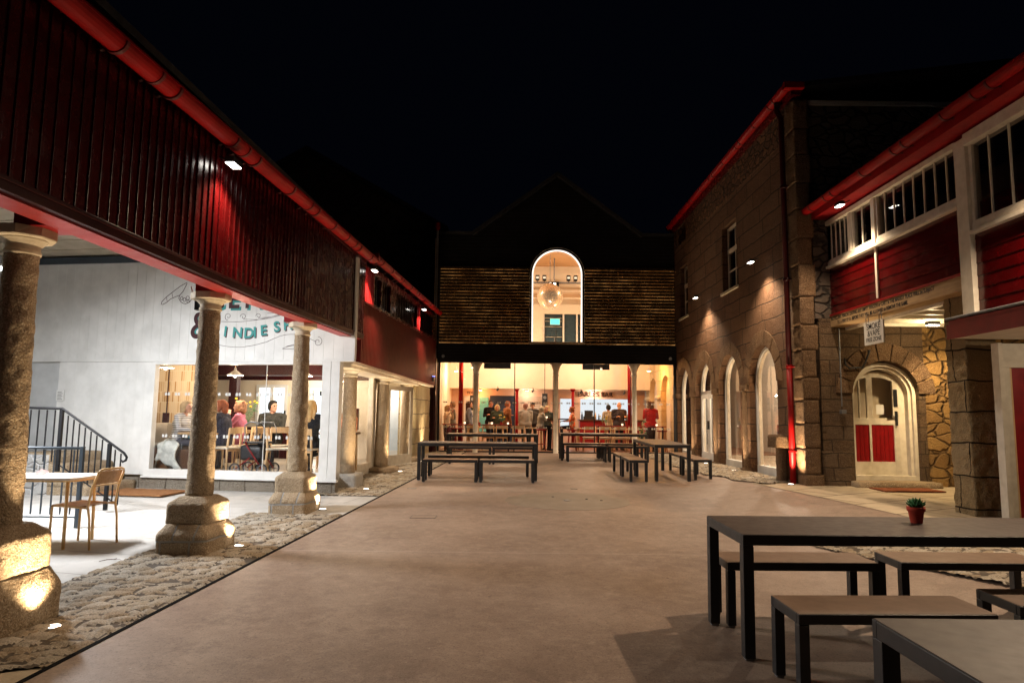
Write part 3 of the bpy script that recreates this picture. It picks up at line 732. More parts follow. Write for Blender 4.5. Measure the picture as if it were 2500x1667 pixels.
flour(spiral(.42, 2.72, .085, 1.3, PI / 2)); flour(wave(1.80, .98, 3.12, .05, tilt=.1)); flour(wave(1.52, 1.05, 3.14, .02, tilt=.07)); flour([(1.36, 3.22), (1.03, 3.22)])
flour([(1.05, 2.60), (.60, 2.60)]); flour(wave(1.05, .6, 2.61, -.05)); flour(wave(.98, .7, 2.64, -.03))
# pointing hand outline
hp = [(2.90, 3.78), (3.02, 3.72), (3.16, 3.62), (3.28, 3.53), (3.36, 3.45), (3.375, 3.40), (3.34, 3.395), (3.27, 3.43), (3.20, 3.49), (3.10, 3.53), (3.02, 3.56), (2.99, 3.60)]
flour(hp, .005, m_letd, 'painted_hand')
flour([(2.90, 3.76), (2.97, 3.62), (2.99, 3.60), (3.03, 3.55), (3.04, 3.50), (3.0, 3.44), (2.95, 3.41), (2.90, 3.40), (2.83, 3.43), (2.78, 3.50), (2.72, 3.53)], .005, m_letd, 'painted_hand')
for c_, z_, r_ in ((2.985, 3.50, .032), (2.93, 3.475, .034), (2.87, 3.50, .04), (2.86, 3.45, .03)):
    flour([(c_ + r_ * .75 * math.cos(2 * PI * k / 14), z_ + r_ * math.sin(2 * PI * k / 14)) for k in range(15)], .004, m_letd, 'painted_hand')
flour([(3.18, 3.60), (3.16, 3.52)], .003, m_letd, 'painted_hand'); flour([(3.28, 3.52), (3.26, 3.45)], .003, m_letd, 'painted_hand')

# covered ceiling between hall and white wall
cel = thing('canopy_ceiling', 'beige boarded ceiling over the covered terrace, above the white boarded wall', 'ceiling', MW)
mb = MB(); y = .10; z = 4.30
k = 0
while y > -9:
    y2 = y - .42; z2 = z + .055
    mb.hexa([(-7.5, y2, z2), (.0, y2, z2), (.0, y, z), (-7.5, y, z), (-7.5, y2, z2 + .02), (.0, y2, z2 + .02), (.0, y, z + .02), (-7.5, y, z + .02)])
    mb.box(-7.5, 0, y2 - .008, y2 + .012, z2 - .012, z2 + .004); y, z = y2, z2; k += 1
mb.build('ceiling_boards', mott('beige_boards', (.40, .34, .25), (.50, .43, .33), 3, .7, .3, 50, .004, .2), cel)
# hidden inner side of the terrace (far left, behind the first column)
lw = thing('terrace_side_wall', 'pale rendered side wall of the covered terrace at the far left', 'wall', (-9.5, 5, 0))
B(-.1, .1, -8, 8, -.2, 5.5).build('render', m_greywhite, lw)
tb = thing('strip_lamp', 'bright white strip lamp under the terrace ceiling at the far left edge', 'lamp', TR(-6.25, 7.9, 3.18, .3))
B(-.55, .55, -.04, .04, 0, .05).build('housing', m_white, tb); B(-.53, .53, -.03, .03, -.03, -.001).build('tube', m_tubew, tb)
MB().tube([(-.4, 0, .05), (-.4, 0, 1.6)], .006).tube([(.4, 0, .05), (.4, 0, 1.6)], .006).build('hanger', m_grey, tb)
area(tb, (0, 0, -.05), (0.35, .12, -1), 420, 1.1, .12, (.97, .98, 1))
# CCTV style speaker and conduit on the second column's capital
sp = thing('floodlight', 'small black floodlight with blue-grey fins clamped beside the second column capital', 'floodlight', ML @ TR(-.20, 7.16, 2.66) @ Matrix.Scale(.8, 4))
B(-.07, .05, -.06, .05, -.10, .09).build('body', m_black, sp, bevel=.006); B(-.02, .04, -.068, -.058, -.06, -.01).box(-.02, .04, -.068, -.058, .01, .06).build('fin', m_bluegrey, sp)
MB().tube([(-.16, 0, .22), (-.14, 0, .15), (-.07, 0, .07)], .012, 8).build('conduit', m_white, sp)
nb = thing('wall_notice', 'small white notice on the boarded wall above the iron handrail', 'notice', MW @ TR(-5.22, -.03, 1.70))
B(-.075, .075, -.012, 0, -.01, .18).build('sheet', m_white, nb)
mb = MB()
for k in range(6): mb.box(-.05, .05 - .02 * (k % 2), -.0135, -.012, .015 + k * .025, .022 + k * .025)
mb.build('printed_lines', m_letk, nb)

# ------------------------------------------------------------------ steps, landing, railings, mat
st = thing('stone_steps', 'worn granite steps and limewashed landing rising beside the white wall', 'steps', MW)
for k, (x1, zt) in enumerate(((-3.60, .36), (-3.84, .52), (-4.06, .68), (-4.30, .84))):
    MB().rough(-5.0, x1, -1.15, -.05, zt - .20, zt, .07, .008, 6, cham=.02).build('step', m_gran, st, True)
MB().rough(-7.2, -4.32, -1.18, -.05, .1, .82, .09, .015, 5).build('landing', m_rub_white, st, True)
def rail(name, label, M, posts, toprail, balus, mat, curl=None, low=None):
    r = thing(name, label, 'railing', M)
    for (x, z0, z1) in posts: MB().box(x - .022, x + .022, -.022, .022, z0, z1).build('post', mat, r, bevel=.003)
    MB().tube([(x, 0, z) for x, z in toprail] + ([] if not curl else [(x, 0, z) for x, z in curl]), .017, 8).build('handrail', mat, r, True)
    if low: MB().tube([(x, 0, z) for x, z in low], .010, 6).build('bottom_rail', mat, r)
    for (x, z0, z1) in balus: MB().box(x - .007, x + .007, -.007, .007, z0, z1).build('baluster', mat, r)
    return r
# measured in the plane y = 9.3
def lerp(a, b, t): return a + (b - a) * t
bl = []
for k in range(1, 8): t = k / 8; bl.append((lerp(-6.07, -5.42, t), lerp(.80, .38, t), lerp(1.50, 1.08, t)))
bl += [(-5.32, .33, 1.00), (-5.24, .28, .95)]
for k in range(9): bl.append((-6.17 - k * .11, .83, 1.52))
rail('iron_handrail', 'black iron handrail with a curled end running down the stone steps', TR(0, 9.3, 0), [(-6.08, .70, 1.53), (-5.40, .20, 1.08)],
     [(-7.4, 1.56), (-6.08, 1.54), (-5.40, 1.09), (-5.20, .955)], bl, m_iron, [(-5.16, .90), (-5.17, .86), (-5.21, .84), (-5.24, .86)], [(-6.08, .80), (-5.24, .27)])
bl = [(-5.06 - k * .115, .30, 1.05) for k in range(12)]
rail('grey_railing', 'lower blue-grey metal railing in front of the stone landing', TR(0, 8.2, 0), [(-5.14 + .06, .13, 1.09)], [(-5.08, 1.07), (-6.9, 1.07)], bl, m_bluegrey, None, [(-5.08, .27), (-6.9, .27)])
mat = thing('door_mat', 'brown coir mat lying at the foot of the stone steps', 'mat', MW @ TR(-2.95, -.62, .212))
MB().rough(-.75, .55, -.45, .35, .0, .022, .06, .004, 20).build('coir', mott('coir', (.20, .09, .04), (.28, .14, .06), 30, .95, .8, 200, .006, .1), mat)

for k_, (x_, y_, a_) in enumerate(((-3.72, 6.55, .4), (-4.15, 6.15, 2.3), (-3.55, 5.2, 1.1))):
    tw = thing('fallen_twig', ['curled dry twig on the paving left of the second column plinth', 'small dry twig on the white lit paving before the cafe chair', 'short dry twig at the edge of the cobbles'][k_], 'twig', TR(x_, y_, gz(x_, y_) + .012, a_))
    MB().tube([(-.09, 0, 0), (-.03, .02, .008), (.03, .015, .006), (.08, -.02, .012), (.10, -.05, .004)], [.003, .004, .004, .003, .002], 5).tube([(.02, .016, .006), (.05, .05, .01)], .0025, 5).build('wood', m_dwood, tw)
# ------------------------------------------------------------------ floodlights and ground lights
def flood(M, label, aim=(.9, 0, -2.6), power=FLOOD, col=(1, .75, .51), flip=1):
    r = thing('floodlight', label, 'floodlight', M, 'floodlights around the yard')
    MB().box(-.05, .04, -.09, .09, -.01, .05).build('housing', m_black, r, bevel=.004)
    B(-.045, .035, -.085, .085, -.018, -.0105).build('lens', m_lampw, r)
    MB().bar((-.05 * flip, 0, .03), (-.16 * flip, 0, .08), .04, .015).build('arm', m_black, r)
    spot(r, (0, 0, -.06), aim, power, col, 132, .6, .045); return r
flood(ML @ TR(hl + .05, 6.41, 3.90), 'lit floodlight under the near part of the left red gutter', power=FLOOD * .75)
flood(ML @ TR(hl + .05, 12.24, 4.12), 'lit floodlight where the two left gutters meet')
flood(ML @ TR(hl + .05, 17.77, 4.28), 'lit floodlight under the far end of the left red gutter')
flood(ML @ TR(hl + .05, 1.0, 3.80), 'floodlight under the left gutter above the near end of the yard', power=FLOOD * .15)
flood(TR(4.93, 13.88, 4.74), 'lit wall floodlight on the granite building right of the sash window', (-.6, 0, -2.6), FLOOD * 1.15, flip=-1)
flood(TR(4.93, 18.14, 4.74), 'lit wall floodlight on the granite building between the two sash windows', (-.6, 0, -2.6), FLOOD, flip=-1)
flood(TR(5.42, 11.02, 5.05), 'lit floodlight under the gutter of the right timber wing', (-.7, 0, -2.6), FLOOD, flip=-1)
flood(TR(5.42, 6.5, 5.05), 'floodlight under the right gutter above the near benches', (-1.1, 0, -2.6), FLOOD * 3.4, flip=-1)
def uplight(x, y, aimx, aimy, label, power=UP, sz=92):
    r = thing('ground_uplight', label, 'ground light', TR(x, y, gz(x, y) + .008), 'ground uplights')
    MB().lathe([(.060, -.05), (.060, .010), (.052, .014), (.046, .012)], 24).build('rim', m_grey, r, True)
    MB().lathe([(.044, .010), (.044, .015)], 20).build('lens', m_lampg, r)
    spot(r, (0, 0, .02), (aimx, aimy, 1), power, (1, .74, .45), sz, 1.0, .04); return r
uplight(-2.99, 4.66, -.20, -.02, 'lit ground light in the cobbles beside the nearest left column', UP * .9)
uplight(-2.80, 7.26, -.2, -.02, 'lit ground light in the cobbles beside the second column plinth')
uplight(-2.62, 9.75, -.2, -.02, 'lit ground light in the cobbles beside the third column plinth')
uplight(-2.50, 12.05, -.12, .10, 'lit ground light beside the square block plinth of the grey column', UP * .8)
uplight(-2.42, 15.2, -.08, .0, 'lit ground light beside the low slab of the fifth column', UP)
uplight(-2.34, 17.9, -.06, .0, 'lit ground light beside the farthest left column', UP)
uplight(-2.28, 19.6, -.06, .0, 'lit ground light in front of the mottled granite wall end', UP)
uplight(5.02, 12.42, .10, .0, 'lit ground light at the foot of the red downpipe', UP * 1.6)
uplight(4.98, 15.45, .08, 0, 'lit ground light before the pier between the two nearest arches', UP * .9)
uplight(4.98, 17.65, .08, 0, 'lit ground light before the pier between the middle arches', UP * .9)
uplight(4.98, 19.85, .08, 0, 'lit ground light before the pier between the two farthest arches', UP * .8)
# ------------------------------------------------------------------ right: granite building
gb = thing('granite_building', 'tall brown granite block building with four arched openings and a red downpipe at the corner', 'building', (0, 0, 0))
WXR = 5.27
Py = lambda u, d, z: (WXR + d, u, z)
ARC = [(20.15, 21.75), (17.95, 19.55), (15.75, 17.35), (13.55, 15.15)]
ops = [(a, b, .18, 2.26, True) for a, b in ARC] + [(15.75, 16.85, 4.62, 6.26, False), (20.25, 21.15, 4.6, 6.2, False)]
wall_open(MB(), 12.45, 22.3, .1, 6.9, ops, Py, .27).build('ashlar_wall', m_ashy, gb)
wall_open(MB(), 12.45, 22.3, 6.9, 7.55, [(20.35, 21.25, 6.95, 7.5, False)], lambda u, d, z: (WXR - .012 + d, u, z), .42).build('rubble_course', m_rub, gb)
B(WXR + .25, WXR + .3, 20.3, 21.3, 6.92, 7.55).build('dark_opening', m_blackhole, gb)
# arch voussoir ring and pier capitals
for i, (a, b) in enumerate(ARC):
    c = (a + b) / 2; r = (b - a) / 2; mb = MB(); nv = 7
    for k in range(nv):
        a0, a1 = PI * k / nv + .012, PI * (k + 1) / nv - .012; q = []
        for sgn, aa in ((0, [a0 + (a1 - a0) * j / 3 for j in range(4)]),):
            q = [(c + r * 1.0 * math.cos(t), 2.26 + r * math.sin(t)) for t in aa] + [(c + (r + .31) * math.cos(t), 2.26 + (r + .31) * math.sin(t)) for t in reversed(aa)]
        mb.prism(q, lambda u, v: (WXR - .022, u, v), lambda u, v: (WXR + .10, u, v))
    mb.build('voussoirs', m_quoin, gb, bevel=.008)
pc = [12.98, 15.45, 17.65, 19.85, 21.95]
for k, y in enumerate(pc):
    if k == 0: continue
    MB().rough(WXR - .045, WXR + .3, y - .24, y + .24, 2.14, 2.27, .05, .006, 9).build('pier_capital', m_quoin, gb, True)
    MB().lathe([(.17, .2), (.20, .36), (.16, .42), (.155, 2.1), (.165, 2.14)], 24, c=(WXR + .10, y)).build('pier_shaft', m_quoin, gb, True)
    MB().rough(WXR - .10, WXR + .2, y - .20, y + .20, .2, .42, .05, .006, 8, cham=.03).build('pier_base', m_quoin, gb, True)
# arched joinery
for i, (a, b) in enumerate(ARC):
    c = (a + b) / 2; r = (b - a) / 2; xf = WXR + .16
    def ring(r0, r1, x0, x1, zb, name, mat, par):
        n = 20; mb = MB()
        out = [(c - r1, zb)] + [(c - r1 * math.cos(PI * k / n), 2.26 + r1 * math.sin(PI * k / n)) for k in range(n + 1)] + [(c + r1, zb)]
        inn = [(c - r0, zb)] + [(c - r0 * math.cos(PI * k / n), 2.26 + r0 * math.sin(PI * k / n)) for k in range(n + 1)] + [(c + r0, zb)]
        for k in range(len(out) - 1):
            mb.hexa([(x0, out[k][0], out[k][1]), (x0, inn[k][0], inn[k][1]), (x1, inn[k][0], inn[k][1]), (x1, out[k][0], out[k][1]),
                     (x0, out[k + 1][0], out[k + 1][1]), (x0, inn[k + 1][0], inn[k + 1][1]), (x1, inn[k + 1][0], inn[k + 1][1]), (x1, out[k + 1][0], out[k + 1][1])])
        return mb.build(name, mat, par)
    fr = ring(r - .07, r, xf - .02, xf + .09, .34, 'arched_frame', m_white, gb)
    ring(r - .10, r - .07, xf + .01, xf + .07, .40, 'inner_bead', m_whitew, fr)
    n = 16; poly = [(c - r + .1, .5)] + [(c - (r - .1) * math.cos(PI * k / n), 2.26 + (r - .1) * math.sin(PI * k / n)) for k in range(n + 1)] + [(c + r - .1, .5)]
    MB().prism(poly, lambda u, v: (xf + .035, u, v), lambda u, v: (xf + .041, u, v)).build('pane', m_glass, fr)
    B(xf - .03, xf + .08, a + .01, b - .01, .32, .52).build('bottom_rail', m_white, fr, bevel=.004)
    B(xf - .10, xf - .03, a + .02, b - .02, .28, .36).build('threshold', m_lead, fr)
    if i == 1:
        B(xf, xf + .07, a + .08, b - .08, 2.18, 2.27).build('transom', m_white, fr)
        for sgn in (-1, 1):
            lo, hi = (c - .70, c - .01) if sgn < 0 else (c + .01, c + .70)
            d = MB().box(xf - .035, xf + .01, lo, hi, .36, .60).box(xf - .035, xf + .01, lo, hi, 2.06, 2.17).box(xf - .035, xf + .01, lo, lo + .10, .6, 2.06).box(xf - .035, xf + .01, hi - .1, hi, .6, 2.06).build('door', m_white, fr, bevel=.003)
            if sgn < 0: MB().box(xf - .10, xf - .036, c - .06, c - .03, 1.22, 1.45).bar((xf - .09, c - .05, 1.35), (xf - .09, c - .18, 1.35), .015, .015).build('handle', m_black, d)
# sash windows
for a, b, z0, z1 in ((15.75, 16.85, 4.62, 6.26), (20.25, 21.15, 4.6, 6.2)):
    xw = WXR + .14; h = z1 - z0
    f = MB().box(xw, xw + .06, a, a + .05, z0, z1).box(xw, xw + .06, b - .05, b, z0, z1).box(xw, xw + .06, a + .05, b - .05, z1 - .08, z1).box(xw, xw + .06, a + .05, b - .05, z0, z0 + .06)
    f.box(xw - .02, xw + .05, a + .05, b - .05, z0 + h * .60, z0 + h * .66)
    w = f.build('sash_window', m_whitew, gb, bevel=.003)
    m_ = (a + b) / 2
    MB().box(xw + .01, xw + .04, m_ - .012, m_ + .012, z0 + .06, z1 - .08).box(xw + .012, xw + .038, a + .05, b - .05, z0 + h * .31, z0 + h * .335).build('glazing_bars', m_whitew, w)
    B(xw + .02, xw + .026, a + .05, b - .05, z0 + .06, z1 - .08).build('pane', m_glassd, w)
    B(xw + .3, xw + .33, a - .2, b + .2, z0 - .2, z1 + .2).build('dark_room', m_blackhole, w)
    B(WXR - .05, WXR + .13, a - .08, b + .08, z0 - .06, z0).build('sill', m_gran_cap, w)
gutter(gb, [(WXR - .16, 12.25, 7.72), (WXR - .16, 22.0, 7.72)], .085, [(12.9, 2), (13.9, 1), (14.9, 2), (16.0, 1), (17.0, 2), (18.0, 1), (19.0, 2), (20.1, 1), (21.2, 1)], -1)
MB().box(WXR - .10, WXR + .1, 12.2, 22.1, 7.55, 7.68).build('eaves_board', m_red, gb)
B(WXR - .25, WXR + .12, 12.10, 12.23, 7.64, 7.76).build('gutter_return', m_gut, gb)
MB().hexa([(WXR - .1, 12.2, 7.68), (10, 12.2, 8.3), (10, 22.2, 8.3), (WXR - .1, 22.2, 7.68), (WXR - .1, 12.2, 7.78), (10, 12.2, 8.4), (10, 22.2, 8.4), (WXR - .1, 22.2, 7.78)]).build('roof', m_slate, gb)
dp = MB().tube([(WXR - .16, 12.72, 7.62), (WXR - .16, 12.72, 7.45), (WXR - .10, 12.70, 7.30), (WXR - .10, 12.68, .30)], .052, 16).build('downpipe', m_redv, gb, True)
MB().lathe([(.052, .30), (.055, .30), (.055, 2.46), (.052, 2.46)], 16, c=(WXR - .10, 12.68)).build('red_lower_pipe', m_gut, dp, True)
for z in (.9, 2.46, 4.1, 5.9): MB().lathe([(.062, z), (.066, z + .01), (.066, z + .05), (.062, z + .06)], 16, c=(WXR - .10, 12.68)).box(WXR - .06, WXR + .01, 12.62, 12.74, z + .01, z + .04).build('pipe_collar', m_gut if z < 3 else m_redv, dp, True)
# end wall facing the camera
EY = 12.36
Px = lambda u, d, z: (u, EY + d, z)
wall_open(MB(), 5.60, 7.48, .1, 3.35, [(6.16, 7.36, .3, 1.98, .60)], Px, .55).build('end_wall', m_ashx, gb)
mb = MB(); nv = 9
for k in range(nv):
    a0, a1 = PI * k / nv + .012, PI * (k + 1) / nv - .012; aa = [a0 + (a1 - a0) * j / 3 for j in range(4)]
    mb.prism([(6.76 - .60 * math.cos(t), 1.98 + .6 * math.sin(t)) for t in aa] + [(6.76 - .90 * math.cos(t), 1.98 + .92 * math.sin(t)) for t in reversed(aa)], lambda u, v: (u, EY - .03, v), lambda u, v: (u, EY + .1, v))
mb.build('door_arch', m_quoin, gb, bevel=.01)
MB().rough(7.48, 9.6, EY - .01, EY + .5, .1, 3.35, .11, .030, 3.2).build('porch_back_wall', m_rub_back, gb, True)
B(5.55, 14, EY + .01, EY + .5, 3.35, 7.42).build('upper_end_wall', m_rub_dark, gb)
B(5.3, 14.05, EY - .04, EY + .5, 7.42, 7.50).build('coping', m_gran_grey, gb)
zc = .12
for k, (h, wx, wy) in enumerate(((.42, .40, .50), (.46, .33, .40), (.44, .34, .42), (.42, .33, .36), (.40, .36, .44), (.5, .30, .36), (.46, .37, .46), (.52, .30, .38), (.6, .36, .44), (.5, .30, .36), (.55, .36, .46), (.5, .3, .38), (.55, .36, .42), (.5, .3, .38), (.75, .33, .4))):
    MB().rough(WXR - .03, WXR + wx * .75, EY - .07, EY + wy - .07, zc + .006, min(zc + h - .006, 7.5), .045, .010, 12).build('quoin', m_quoin, gb, True); zc += h
MB().rough(5.58, 6.12, EY - .035, EY + .1, .1, .95, .06, .010, 6).build('buttress_stones', m_ashx, gb, True)
# arched half glazed door
dr = MB()
DY = EY + .28
lx0, lx1 = 6.19, 7.14
def ztop(x): return 1.98 + .42 * math.sqrt(max(0, 1 - ((x - 6.70) / .62) ** 2))
n = 14
def slab(mb, x0, x1, za, zb, y0, y1, arch=False):
    if not arch: mb.box(x0, x1, y0, y1, za, zb); return
    for k in range(n):
        a, b = x0 + (x1 - x0) * k / n, x0 + (x1 - x0) * (k + 1) / n
        mb.hexa([(a, y0, za), (b, y0, za), (b, y1, za), (a, y1, za), (a, y0, ztop(a)), (b, y0, ztop(b)), (b, y1, ztop(b)), (a, y1, ztop(a))])
for x0, x1 in ((lx0, lx0 + .07), (lx1 - .10, lx1)): slab(dr, x0, x1, .52, 2, DY, DY + .05, True)
dr.box(lx0 + .07, lx1 - .10, DY, DY + .05, .52, .76)
dr.box(6.59, 6.63, DY + .002, DY + .05, .76, 1.43); dr.box(lx0 + .07, lx1 - .10, DY + .001, DY + .05, 1.43, 1.55)
slab(dr, 6.56, 6.67, 1.55, 2, DY + .003, DY + .05, True); dr.box(6.42, 6.445, DY + .006, DY + .05, 1.55, 2.25)
for k in range(n):
    a, b = lx0 + .07 + (lx1 - lx0 - .17) * k / n, lx0 + .07 + (lx1 - lx0 - .17) * (k + 1) / n
    dr.hexa([(a, DY + .004, ztop(a) - .10), (b, DY + .004, ztop(b) - .10), (b, DY + .05, ztop(b) - .10), (a, DY + .05, ztop(a) - .10), (a, DY + .004, ztop(a)), (b, DY + .004, ztop(b)), (b, DY + .05, ztop(b)), (a, DY + .05, ztop(a))])
door = dr.build('arched_door', m_whitew, gb, bevel=.003)
mb = MB()
for (a, b) in ((lx0 + .07, 6.59), (6.63, lx1 - .10)):
    x = a
    while x < b - .01: mb.box(x + .003, min(x + .075, b), DY + .018, DY + .03, .76, 1.43); x += .078
mb.build('red_panel', m_redpanel, door)
B(lx0 + .07, lx1 - .10, DY + .028, DY + .034, 1.55, 2.32).build('pane', m_glass, door)
B(6.74, 6.88, DY + .026, DY + .0275, 1.62, 1.80).build('paper_notice', m_white, door)
MB().box(lx1 - .075, lx1 - .035, DY - .03, DY, 1.42, 1.68).bar((lx1 - .055, DY - .025, 1.58), (lx1 - .22, DY - .035, 1.58), .018, .018).build('handle', m_black, door)
B(lx1 - .09, lx1 - .02, DY - .012, DY, 1.76, 2.08).build('push_plate', m_black, door)
# door lining (moulded frame, curved)
mb = MB(); pts = []
for (ro, yo, w_) in ((.61, EY + .10, .07), (.55, EY + .16, .06)):
    L = 6.16 + (.61 - ro); R_ = 7.36 - (.61 - ro); cx = 6.76
    arc = [(cx - ro * math.cos(PI * k / 18), 1.98 + (ro - .03) * math.sin(PI * k / 18)) for k in range(19)]
    path = [(arc[0][0], .42)] + arc + [(arc[-1][0], .42)]
    inn = [(arc[0][0] + w_, .42)] + [(cx - (ro - w_) * math.cos(PI * k / 18), 1.98 + (ro - .03 - w_) * math.sin(PI * k / 18)) for k in range(19)] + [(arc[-1][0] - w_, .42)]
    for k in range(len(path) - 1):
        mb.hexa([(path[k][0], yo, path[k][1]), (inn[k][0], yo, inn[k][1]), (inn[k][0], DY + .06, inn[k][1]), (path[k][0], DY + .06, path[k][1]),
                 (path[k + 1][0], yo, path[k + 1][1]), (inn[k + 1][0], yo, inn[k + 1][1]), (inn[k + 1][0], DY + .06, inn[k + 1][1]), (path[k + 1][0], DY + .06, path[k + 1][1])])
mb.build('door_lining', m_whitew, door, bevel=.003)
B(lx1, 7.27, DY, DY + .05, .45, 2.3).build('side_jamb', m_whitew, door)
MB().rough(6.05, 7.55, EY - .28, EY + .5, .30, .44, .07, .006, 6, cham=.03).build('door_step', m_gran, gb, True)
B(6.16, 7.3, EY + .1, EY + .4, .44, .52).build('sill_step', m_whitew, gb)
dm2 = thing('door_mat', 'reddish brown mat on the paving before the arched half glazed door', 'mat', (6.75, 11.72, .338))
MB().rough(-.55, .45, -.25, .28, 0, .02, .06, .004, 20).build('coir', mott('red_coir', (.16, .05, .025), (.22, .08, .04), 30, .95, .8, 200, .006, .1), dm2)
cb = thing('electric_conduit', 'thin grey conduit with a small socket box running down left of the arched door', 'conduit', (5.93, EY - .07, 0))
MB().tube([(0, 0, 1.75), (0, 0, 3.16)], .012, 8).build('tube', m_grey, cb); B(-.035, .06, -.04, .03, 1.62, 1.69).build('socket_box', m_grey, cb, bevel=.004)
hb = thing('iron_wall_bracket', 'old black iron bracket on the stones over the left shoulder of the arched door', 'bracket', (6.2, EY - .09, 2.5))
MB().tube([(-.2, 0, .12), (-.18, 0, .0), (-.12, 0, -.06), (.12, 0, -.05), (.16, 0, .02), (.24, 0, .2), (.25, 0, .27)], [.012, .016, .018, .018, .018, .018, .03], 8).build('bar', m_black, hb, True)
# stone trough on a post beside downpipe
tr = thing('stone_trough', 'rough stone trough on a short post left of the red downpipe', 'trough', (5.12, 13.12, .32))
MB().rough(-.17, .14, -.28, .22, .66, .90, .05, .012, 7, cham=.04).build('bowl', m_quoin, tr, True); MB().rough(-.05, .10, -.1, .1, 0, .68, .06, .01, 7).build('stem', m_quoin, tr, True)

# ------------------------------------------------------------------ right: timber porch wing
pw = thing('timber_porch_wing', 'white framed and dark red weatherboarded upper room over the porch at the right', 'building', (0, 0, 0))
XP = 5.85
def boards(mb, y0, y1, z0, z1, h=.155):
    z = z0
    while z < z1 - .01:
        zt = min(z + h, z1); mb.hexa([(XP - .009, y0, z), (XP + .05, y0, z), (XP + .05, y1, z), (XP - .009, y1, z), (XP + .0, y0, zt), (XP + .05, y0, zt), (XP + .05, y1, zt), (XP + .0, y1, zt)]); z += h
mb = MB(); boards(mb, 8.66, 10.72, 3.42, 4.27); boards(mb, 10.78, 12.42, 3.42, 4.27); boards(mb, 1.5, 8.44, 2.86, 3.86); mb.box(XP + .051, XP + .1, 1.5, 12.4, 3.42, 4.27)
mb.build('weatherboards', mott('porch_red_gloss', (.050, .0009, .0014), (.075, .0013, .002), 4, .2, .35, 26, .003, .5), pw)
for q_ in ((XP - .05, XP + .12, 12.42, 12.50, 3.40, 5.12), (XP - .03, XP + .1, 10.72, 10.78, 3.44, 4.28), (XP - .07, XP + .12, 8.44, 8.66, 2.84, 5.14), (XP - .045, XP + .12, 10.70, 10.80, 4.281, 5.12)): B(*q_).build('corner_post', m_whitew, pw, bevel=.005)
mb = MB().box(XP - .075, XP + .1, 8.66, 12.46, 4.27, 4.315).box(XP - .035, XP + .1, 8.66, 12.42, 4.316, 4.40).box(XP - .075, XP + .1, 1.5, 8.44, 3.86, 3.905).box(XP - .035, XP + .1, 1.5, 8.44, 3.906, 4.0)
mb.box(XP - .06, XP + .1, 8.66, 12.42, 5.08, 5.16).box(XP - .09, XP + .1, 1.5, 8.44, 5.02, 5.17)
mb.build('window_rails', m_whitew, pw, bevel=.004)
for y0, y1, nb, z0, z1 in ((8.66, 10.70, 8, 4.40, 5.08), (10.80, 11.50, 2, 4.40, 5.08), (11.58, 12.42, 5, 4.40, 5.08), (1.5, 8.44, 20, 4.0, 5.02)):
    mb = MB().box(XP - .02, XP + .05, y0, y0 + .05, z0, z1).box(XP - .02, XP + .05, y1 - .05, y1, z0, z1).box(XP - .02, XP + .05, y0 + .05, y1 - .05, z0, z0 + .03)
    for k in range(1, nb): yy = y0 + (y1 - y0) * k / nb; mb.box(XP - .012, XP + .008, yy - .011, yy + .011, z0 + .03, z1)
    w = mb.build('window', m_whitew, pw)
    B(XP + .012, XP + .018, y0 + .04, y1 - .04, z0, z1).build('pane', glass_mat('porch_glass', (.8, .8, .8), .12), w)
B(XP - .04, XP + .1, 11.50, 11.58, 4.40, 5.08).build('mullion_post', m_whitew, pw)
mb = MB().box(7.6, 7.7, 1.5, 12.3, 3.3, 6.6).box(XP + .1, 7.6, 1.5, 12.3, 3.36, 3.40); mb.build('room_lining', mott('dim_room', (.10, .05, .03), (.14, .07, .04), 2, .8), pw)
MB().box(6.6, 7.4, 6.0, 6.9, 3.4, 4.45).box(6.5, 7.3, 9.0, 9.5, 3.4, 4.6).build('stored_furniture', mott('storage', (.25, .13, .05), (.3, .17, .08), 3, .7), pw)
MB().hexa([(XP - .30, 1, 5.20), (XP + .2, 1, 5.20), (XP + .2, 12.6, 5.20), (XP - .30, 12.6, 5.20), (XP - .30, 1, 5.23), (XP + .2, 1, 5.32), (XP + .2, 12.6, 5.32), (XP - .30, 12.6, 5.23)]).box(XP - .34, XP - .30, 1, 12.62, 5.18, 5.34).build('eaves_board', m_redpanel, pw)
MB().hexa([(XP - .34, 1, 5.34), (10, 1, 5.7), (10, 12.3, 5.7), (XP - .34, 12.62, 5.34), (XP - .34, 1, 5.42), (10, 1, 5.8), (10, 12.3, 5.8), (XP - .34, 12.62, 5.42)]).build('roof', m_slate, pw)
gutter(pw, [(XP - .44, 1, 5.34), (XP - .44, 12.9, 5.34)], .085, [(12.0, 1), (11.3, 2), (10.2, 1), (9.2, 2), (8.2, 1), (7.5, 2), (6.4, 1), (5.4, 2)], -1)
lt = B(XP - .03, XP + .22, 8.62, 12.5, 3.185, 3.385).build('timber_lintel', m_lint, pw, bevel=.006)
B(XP - .04, XP + .1, 8.66, 12.5, 3.386, 3.42).build('red_strip', m_redpanel, pw)
RL = lambda x, y, z: Matrix.Translation((x, y, z)) @ Matrix.Rotation(-PI / 2, 4, 'Z')
text('inscription', 'NOTICE ANY PERSON LEAVING ANY EMPTY WAGON or CART in THE MARKET PLACE WILL be SUBJECT', .082, m_letk, lt, RL(XP - .0315, 12.33, 3.305), .001, 'LEFT', .0015, .80)
text('inscription', 'TO A FINE OF 5/- BEFORE THEY WILL BE ALLOWED to REMOVE THE SAME.', .082, m_letk, lt, RL(XP - .0315, 12.10, 3.215), .001, 'LEFT', .0015, .80)
MB().box(XP + .22, 9.5, 8.7, 12.35, 3.25, 3.30).build('porch_ceiling', m_whitew, pw)
mb = MB()
for k in range(8): mb.box(XP + .221, 9.5, 8.85 + k * .47, 8.92 + k * .47, 3.19, 3.25)
